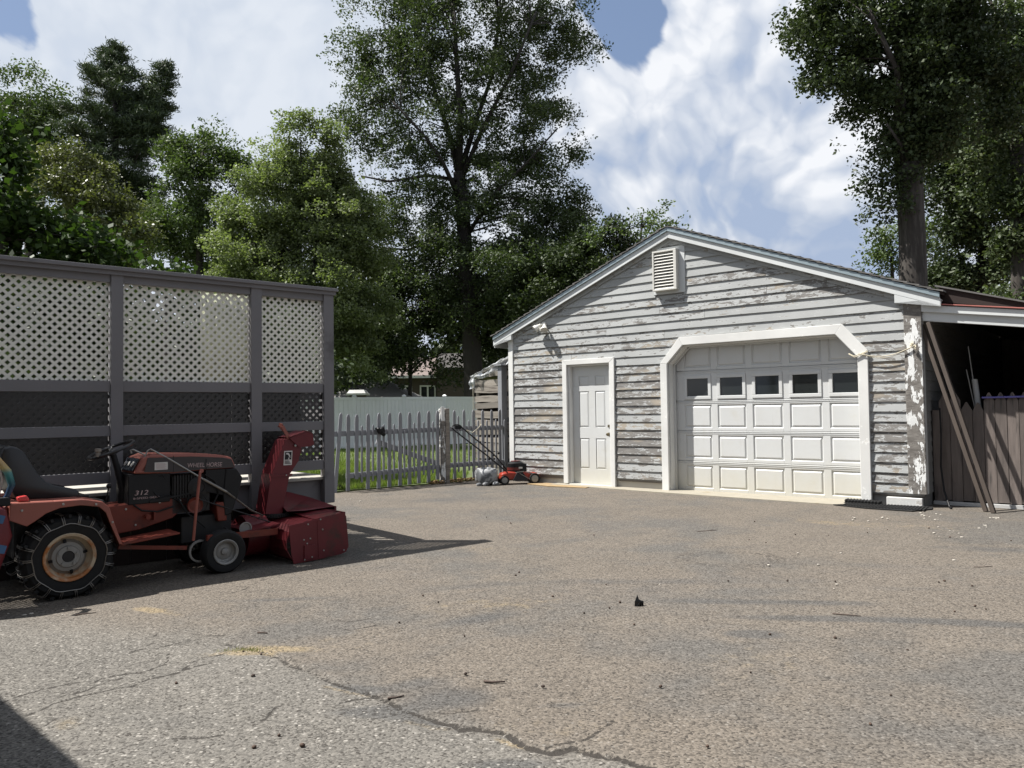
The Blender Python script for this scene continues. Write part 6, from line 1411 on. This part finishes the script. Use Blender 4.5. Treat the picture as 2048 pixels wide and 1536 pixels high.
tree('large_maple_tree', 'big dark tree with a thick forked trunk rising behind the right roof slope', 'tree', 19,
     [(1700, 25, 115, 90), (1640, 40, 60, 60, .8), (1800, 110, 130, 100), (1690, 130, 85, 65), (1890, 50, 130, 120), (1755, 190, 75, 45, .9), (1850, 230, 95, 70), (1790, 335, 45, 40, .8), (1740, 375, 45, 34, .75), (1790, 425, 36, 36, .6), (1980, 120, 90, 140), (1780, -160, 260, 120), (1900, 160, 90, 80), (1830, 290, 50, 50), (1760, 300, 40, 30, .5), (1830, 170, 80, 110, 1.2), (1840, 285, 70, 50, 1.2), (1870, 60, 90, 90, 1.1)],
     'dark', .105, 4.4, [(1827, 590, 54), (1824, 470, 50), (1820, 390, 50), (1818, 330, 52)], clump=.42, asp=.5,
     fork=[[(1806, 345, 32, 0), (1800, 240, 27, 0), (1792, 120, 24, -.2), (1770, -20, 20, -.3), (1755, -160, 12, 0)], [(1832, 345, 34, 0), (1846, 240, 28, .3), (1862, 120, 24, .5), (1872, -20, 20, .6), (1880, -160, 12, .6)], [(1800, 250, 16, 0), (1770, 160, 12, -.6), (1700, 60, 8, -1.0)], [(1806, 340, 9, 0), (1785, 300, 7, -.4), (1750, 265, 4, -.6)], [(1860, 140, 14, .4), (1920, 60, 10, 0), (1980, -20, 7, 0)]], seed=25, barkm='bark', max_n=180000)
tree('background_tree', 'mass of mid-green foliage right of the thick forked trunk', 'tree', 28,
     [(1940, 330, 95, 110), (2010, 470, 100, 120), (1915, 470, 70, 90), (1900, 400, 55, 80), (2060, 300, 90, 130), (1960, 560, 110, 60), (1885, 560, 60, 50), (1930, 225, 80, 90), (1990, 300, 80, 90), (1880, 330, 50, 80), (2030, 180, 60, 90)],
     'dark', .15, 4.2, [(1960, 760, 18), (1960, 560, 14), (1965, 400, 8)], clump=.55, seed=27, barkm='bark_dark', max_n=120000)
tree('background_tree', 'tall tree at the right edge with a pale streaked trunk running out of the top', 'tree', 23,
     [(2040, 120, 90, 120), (2060, 260, 80, 90), (1995, 60, 60, 80, .7), (2090, 420, 80, 120), (2100, 0, 120, 140), (2035, 400, 60, 80, 1.2), (2020, 500, 70, 60, 1.2), (2040, 590, 70, 50), (1960, 300, 50, 70)],
     'oak', .14, 3.8, [(2040, 760, 30), (2036, 400, 26), (2030, 200, 22), (2018, 60, 18), (2012, -120, 10)], clump=.5, seed=29, max_n=90000, fork=[[(2030, 110, 12, 0), (1990, 50, 10, -.3), (1955, 0, 8, -.4)]])
tree('background_tree', 'lower blue-green tree left of the thick trunk just above the roof', 'tree', 36,
     [(1775, 490, 34, 36), (1790, 530, 48, 36), (1760, 525, 30, 26, .8), (1800, 455, 24, 26, .7), (1860, 470, 50, 70)],
     'mid', .17, 2.4, [(1785, 700, 12), (1785, 560, 8), (1782, 500, 4)], clump=.55, seed=31, max_n=9000)
# far woodland that closes the view behind everything
r = np.random.default_rng(40); n = 70000
X = r.uniform(-75, 75, n); Yw = r.uniform(58, 72, n); top = 9.5 + 2.2 * np.sin(X * .21) + 1.6 * np.sin(X * .53 + 1) + 1.0 * np.sin(X * 1.3 + 2)
Z = top * r.random(n) ** .8
C = np.stack([X, Yw, Z], 1) + r.normal(size=(n, 3)) * .3; A = unit(r.normal(size=(n, 3))); B = unit(np.cross(A, r.normal(size=(n, 3))))
fw = quads('distant_woods', C, A * .34, B * .26, LM['dark']); fw['kind'] = 'stuff'; tag(fw, 'dark far-off woodland closing the view beyond the gardens', 'woods')
# shrubs behind the lattice, dark through its holes
tree('dark_shrub', 'dark shrub standing on the far side of the deck, seen through the lattice', 'shrub', 13.2, [(120, 640, 170, 120), (330, 660, 150, 110), (60, 760, 150, 100)], 'dark', .13, 2.2, [(150, 900, 8), (150, 700, 5)], clump=.35, seed=33, max_n=14000)
tree('dark_shrub', 'dark shrub behind the right half of the lattice screen', 'shrub', 14.5, [(520, 690, 130, 90), (440, 740, 160, 90), (590, 760, 70, 80)], 'dark', .13, 2.2, [(500, 900, 8), (500, 740, 5)], clump=.35, seed=35, max_n=12000)

# unseen trees outside the picture, added to block sky light and deepen shade
big = [o for o in COL.objects if o.name == 'large_maple_tree'][0]
for lab, x, y, rz in (('unseen tree behind the camera right of the driveway, added to block sky light', 6, -6.5, 5.0), ('unseen tree behind the camera near the middle, added to block sky light', -1, -9, 4.1), ('unseen tree far right of the garage, added to block sky light', 17, 2, 1.0), ('unseen tree far right behind the camera, added to block sky light', 13, -9, 2.2), ('unseen tree far left behind the camera, added to block sky light', -16, -6, 3.4)):
    c_ = copy_tree(big); c_.location = (x, y, 0); c_.rotation_euler = (0, 0, rz); c_['label'] = lab

# ------------------------------------------------------------------ small things on the asphalt
rr = random.Random(21)
ac = MB(); blobby(ac, (0, 0, .008), .0105, 5, 6, 9, (1.15, .9, .85), .10); ac0 = ac.build('acorn', 'acorn', smooth='all')
tag(ac0, 'small dark brown acorn lying on the asphalt driveway', 'acorn', 'acorns scattered on the driveway')
spots = [(846, 1192), (876, 1205), (799, 1246), (929, 1273), (1106, 1194), (1168, 1227), (1269, 1250), (1240, 1206), (1219, 1217), (1212, 1170), (1087, 1375), (1322, 1375), (1498, 1080), (1532, 1086), (1591, 1070), (1509, 1044), (1575, 1163), (1540, 1270), (1670, 1277), (1782, 1392), (1877, 1165), (1889, 1163), (1944, 1173), (1909, 1224), (1950, 1213), (1972, 1219), (1815, 1301), (1031, 1152), (1038, 1146), (973, 1035), (1188, 1071), (1021, 1046), (558, 1473), (604, 1494), (509, 1497), (352, 1368), (507, 1354), (487, 1304), (522, 1310), (1022, 1048), (931, 1350), (1456, 1163), (1671, 1164), (1657, 1071), (1735, 1066), (1775, 1060), (1858, 1057), (1900, 1075), (2022, 1082), (1501, 1346), (1740, 1450), (1415, 1495)]
for k, (px, py) in enumerate(spots):
    q = at_ground(px, py, .006); o = ac0 if k == 0 else ac0.copy()
    if k: COL.objects.link(o)
    o.location = q; o.rotation_euler = (rr.uniform(-.3, .3), rr.uniform(-.3, .3), rr.uniform(0, 6)); s_ = rr.uniform(.5, .85) * (1.35 if k in (32, 33, 34, 35, 36) else 1); o.scale = (s_,) * 3
pb = MB(); blobby(pb, (0, 0, .004), .010, 8, 5, 8, (1.3, 1, .5), .2); pb0 = pb.build('pebble', 'pebble', smooth='all'); tag(pb0, 'small pale stone chip lying on the asphalt', 'pebble', 'pale chips near the rubber mat and tractor')
k = 0
for (px, py, n_, sx, sy) in ((1735, 1034, 8, 30, 4), (1850, 1026, 12, 22, 6), (1880, 1050, 16, 70, 14), (700, 998, 3, 20, 3), (70, 1226, 4, 25, 5), (1990, 1035, 8, 8, 2), (1690, 1105, 8, 120, 40)):
    for _ in range(n_):
        q = at_ground(px + rr.gauss(0, sx), py + abs(rr.gauss(0, sy)), .005); o = pb0 if k == 0 else pb0.copy()
        if k: COL.objects.link(o)
        o.location = q; o.rotation_euler = (0, 0, rr.uniform(0, 6)); s_ = rr.uniform(.5, 1.4); o.scale = (s_,) * 3; k += 1
for pts, r_, lab in (([(968, 1362), (985, 1364), (1010, 1363)], .006, 'short thick dark stick lying near the middle of the asphalt'), ([(775, 1396), (790, 1395), (808, 1391)], .005, 'reddish broken twig lying in the asphalt crack'), ([(1395, 1063), (1420, 1061), (1434, 1060)], .004, 'forked thin twig on the asphalt before the car door'),
                     ([(1948, 1134), (1965, 1134), (1985, 1132)], .004, 'straight thin twig on the asphalt at the far right'), ([(1665, 1227), (1690, 1229), (1722, 1232)], .004, 'long thin stick on the dark stained streak of asphalt'), ([(515, 1265), (526, 1265), (535, 1266)], .005, 'short dark twig above the sandy seam'), ([(150, 1230), (170, 1227), (192, 1225)], .004, 'thin reddish twig on the asphalt below the chained wheel')):
    bb = MB(); P3 = [at_ground(x, y, .010) for x, y in pts]; c_ = P3[1].copy(); bb.tube([p - c_ for p in P3], [r_, r_ * .9, r_ * .6], 6)
    if 'forked' in lab: bb.tube([(0, 0, 0), (.05, .05, .01)], [r_ * .8, r_ * .4], 5)
    o = bb.build('twig', 'twig', smooth='all'); o.location = c_; tag(o, lab, 'twig')
q = at_ground(1277, 1212, .004)
bd = thing('black_plastic_piece', 'small torn piece of black plastic standing up on the open asphalt', 'litter', q, R(20))
bb = MB(); bb.v = [(-.030, 0, .0), (.030, .01, .0), (.038, .0, .026), (.012, .012, .040), (-.006, .0, .072), (-.030, -.006, .034), (0.0, -.016, .030), (.026, -.012, .010), (-.014, -.014, .006)]
bb.f = [(0, 8, 6, 5), (5, 6, 4), (6, 3, 4), (6, 7, 2, 3), (8, 7, 6), (1, 2, 7), (0, 1, 7, 8)]
o = bb.build('shell', simple('glossy_black_plastic', (.012, .013, .013), .25, 0, .3), bd); md = o.modifiers.new('t', 'SOLIDIFY'); md.thickness = .003
for x0 in (.008, .022):
    bb = MB(); bb.box(x0, x0 + .006, -.018, -.008, .004, .034); bb.build('rib', 'black', bd)
# leaf litter and dead stalks along the foot of the fence
n = 900; s_ = rng.uniform(1.7, 3.6, n); C = np.outer(s_, FU) + np.outer(rng.normal(.0, .07, n), FN) + np.array(FO); C[:, 2] = .02 + rng.random(n) * .05
A = unit(rng.normal(size=(n, 3)) * np.array([1, 1, .3])); B = unit(np.cross(A, rng.normal(size=(n, 3))))
ll = quads('leaf_litter', C, A * .022, B * .014, leafmat('dead_leaves', (.16, .10, .05), (.24, .16, .08), (.10, .07, .04), .1, .8, .2)); ll['kind'] = 'stuff'; tag(ll, 'dry brown leaf litter heaped along the foot of the picket fence', 'leaf litter')
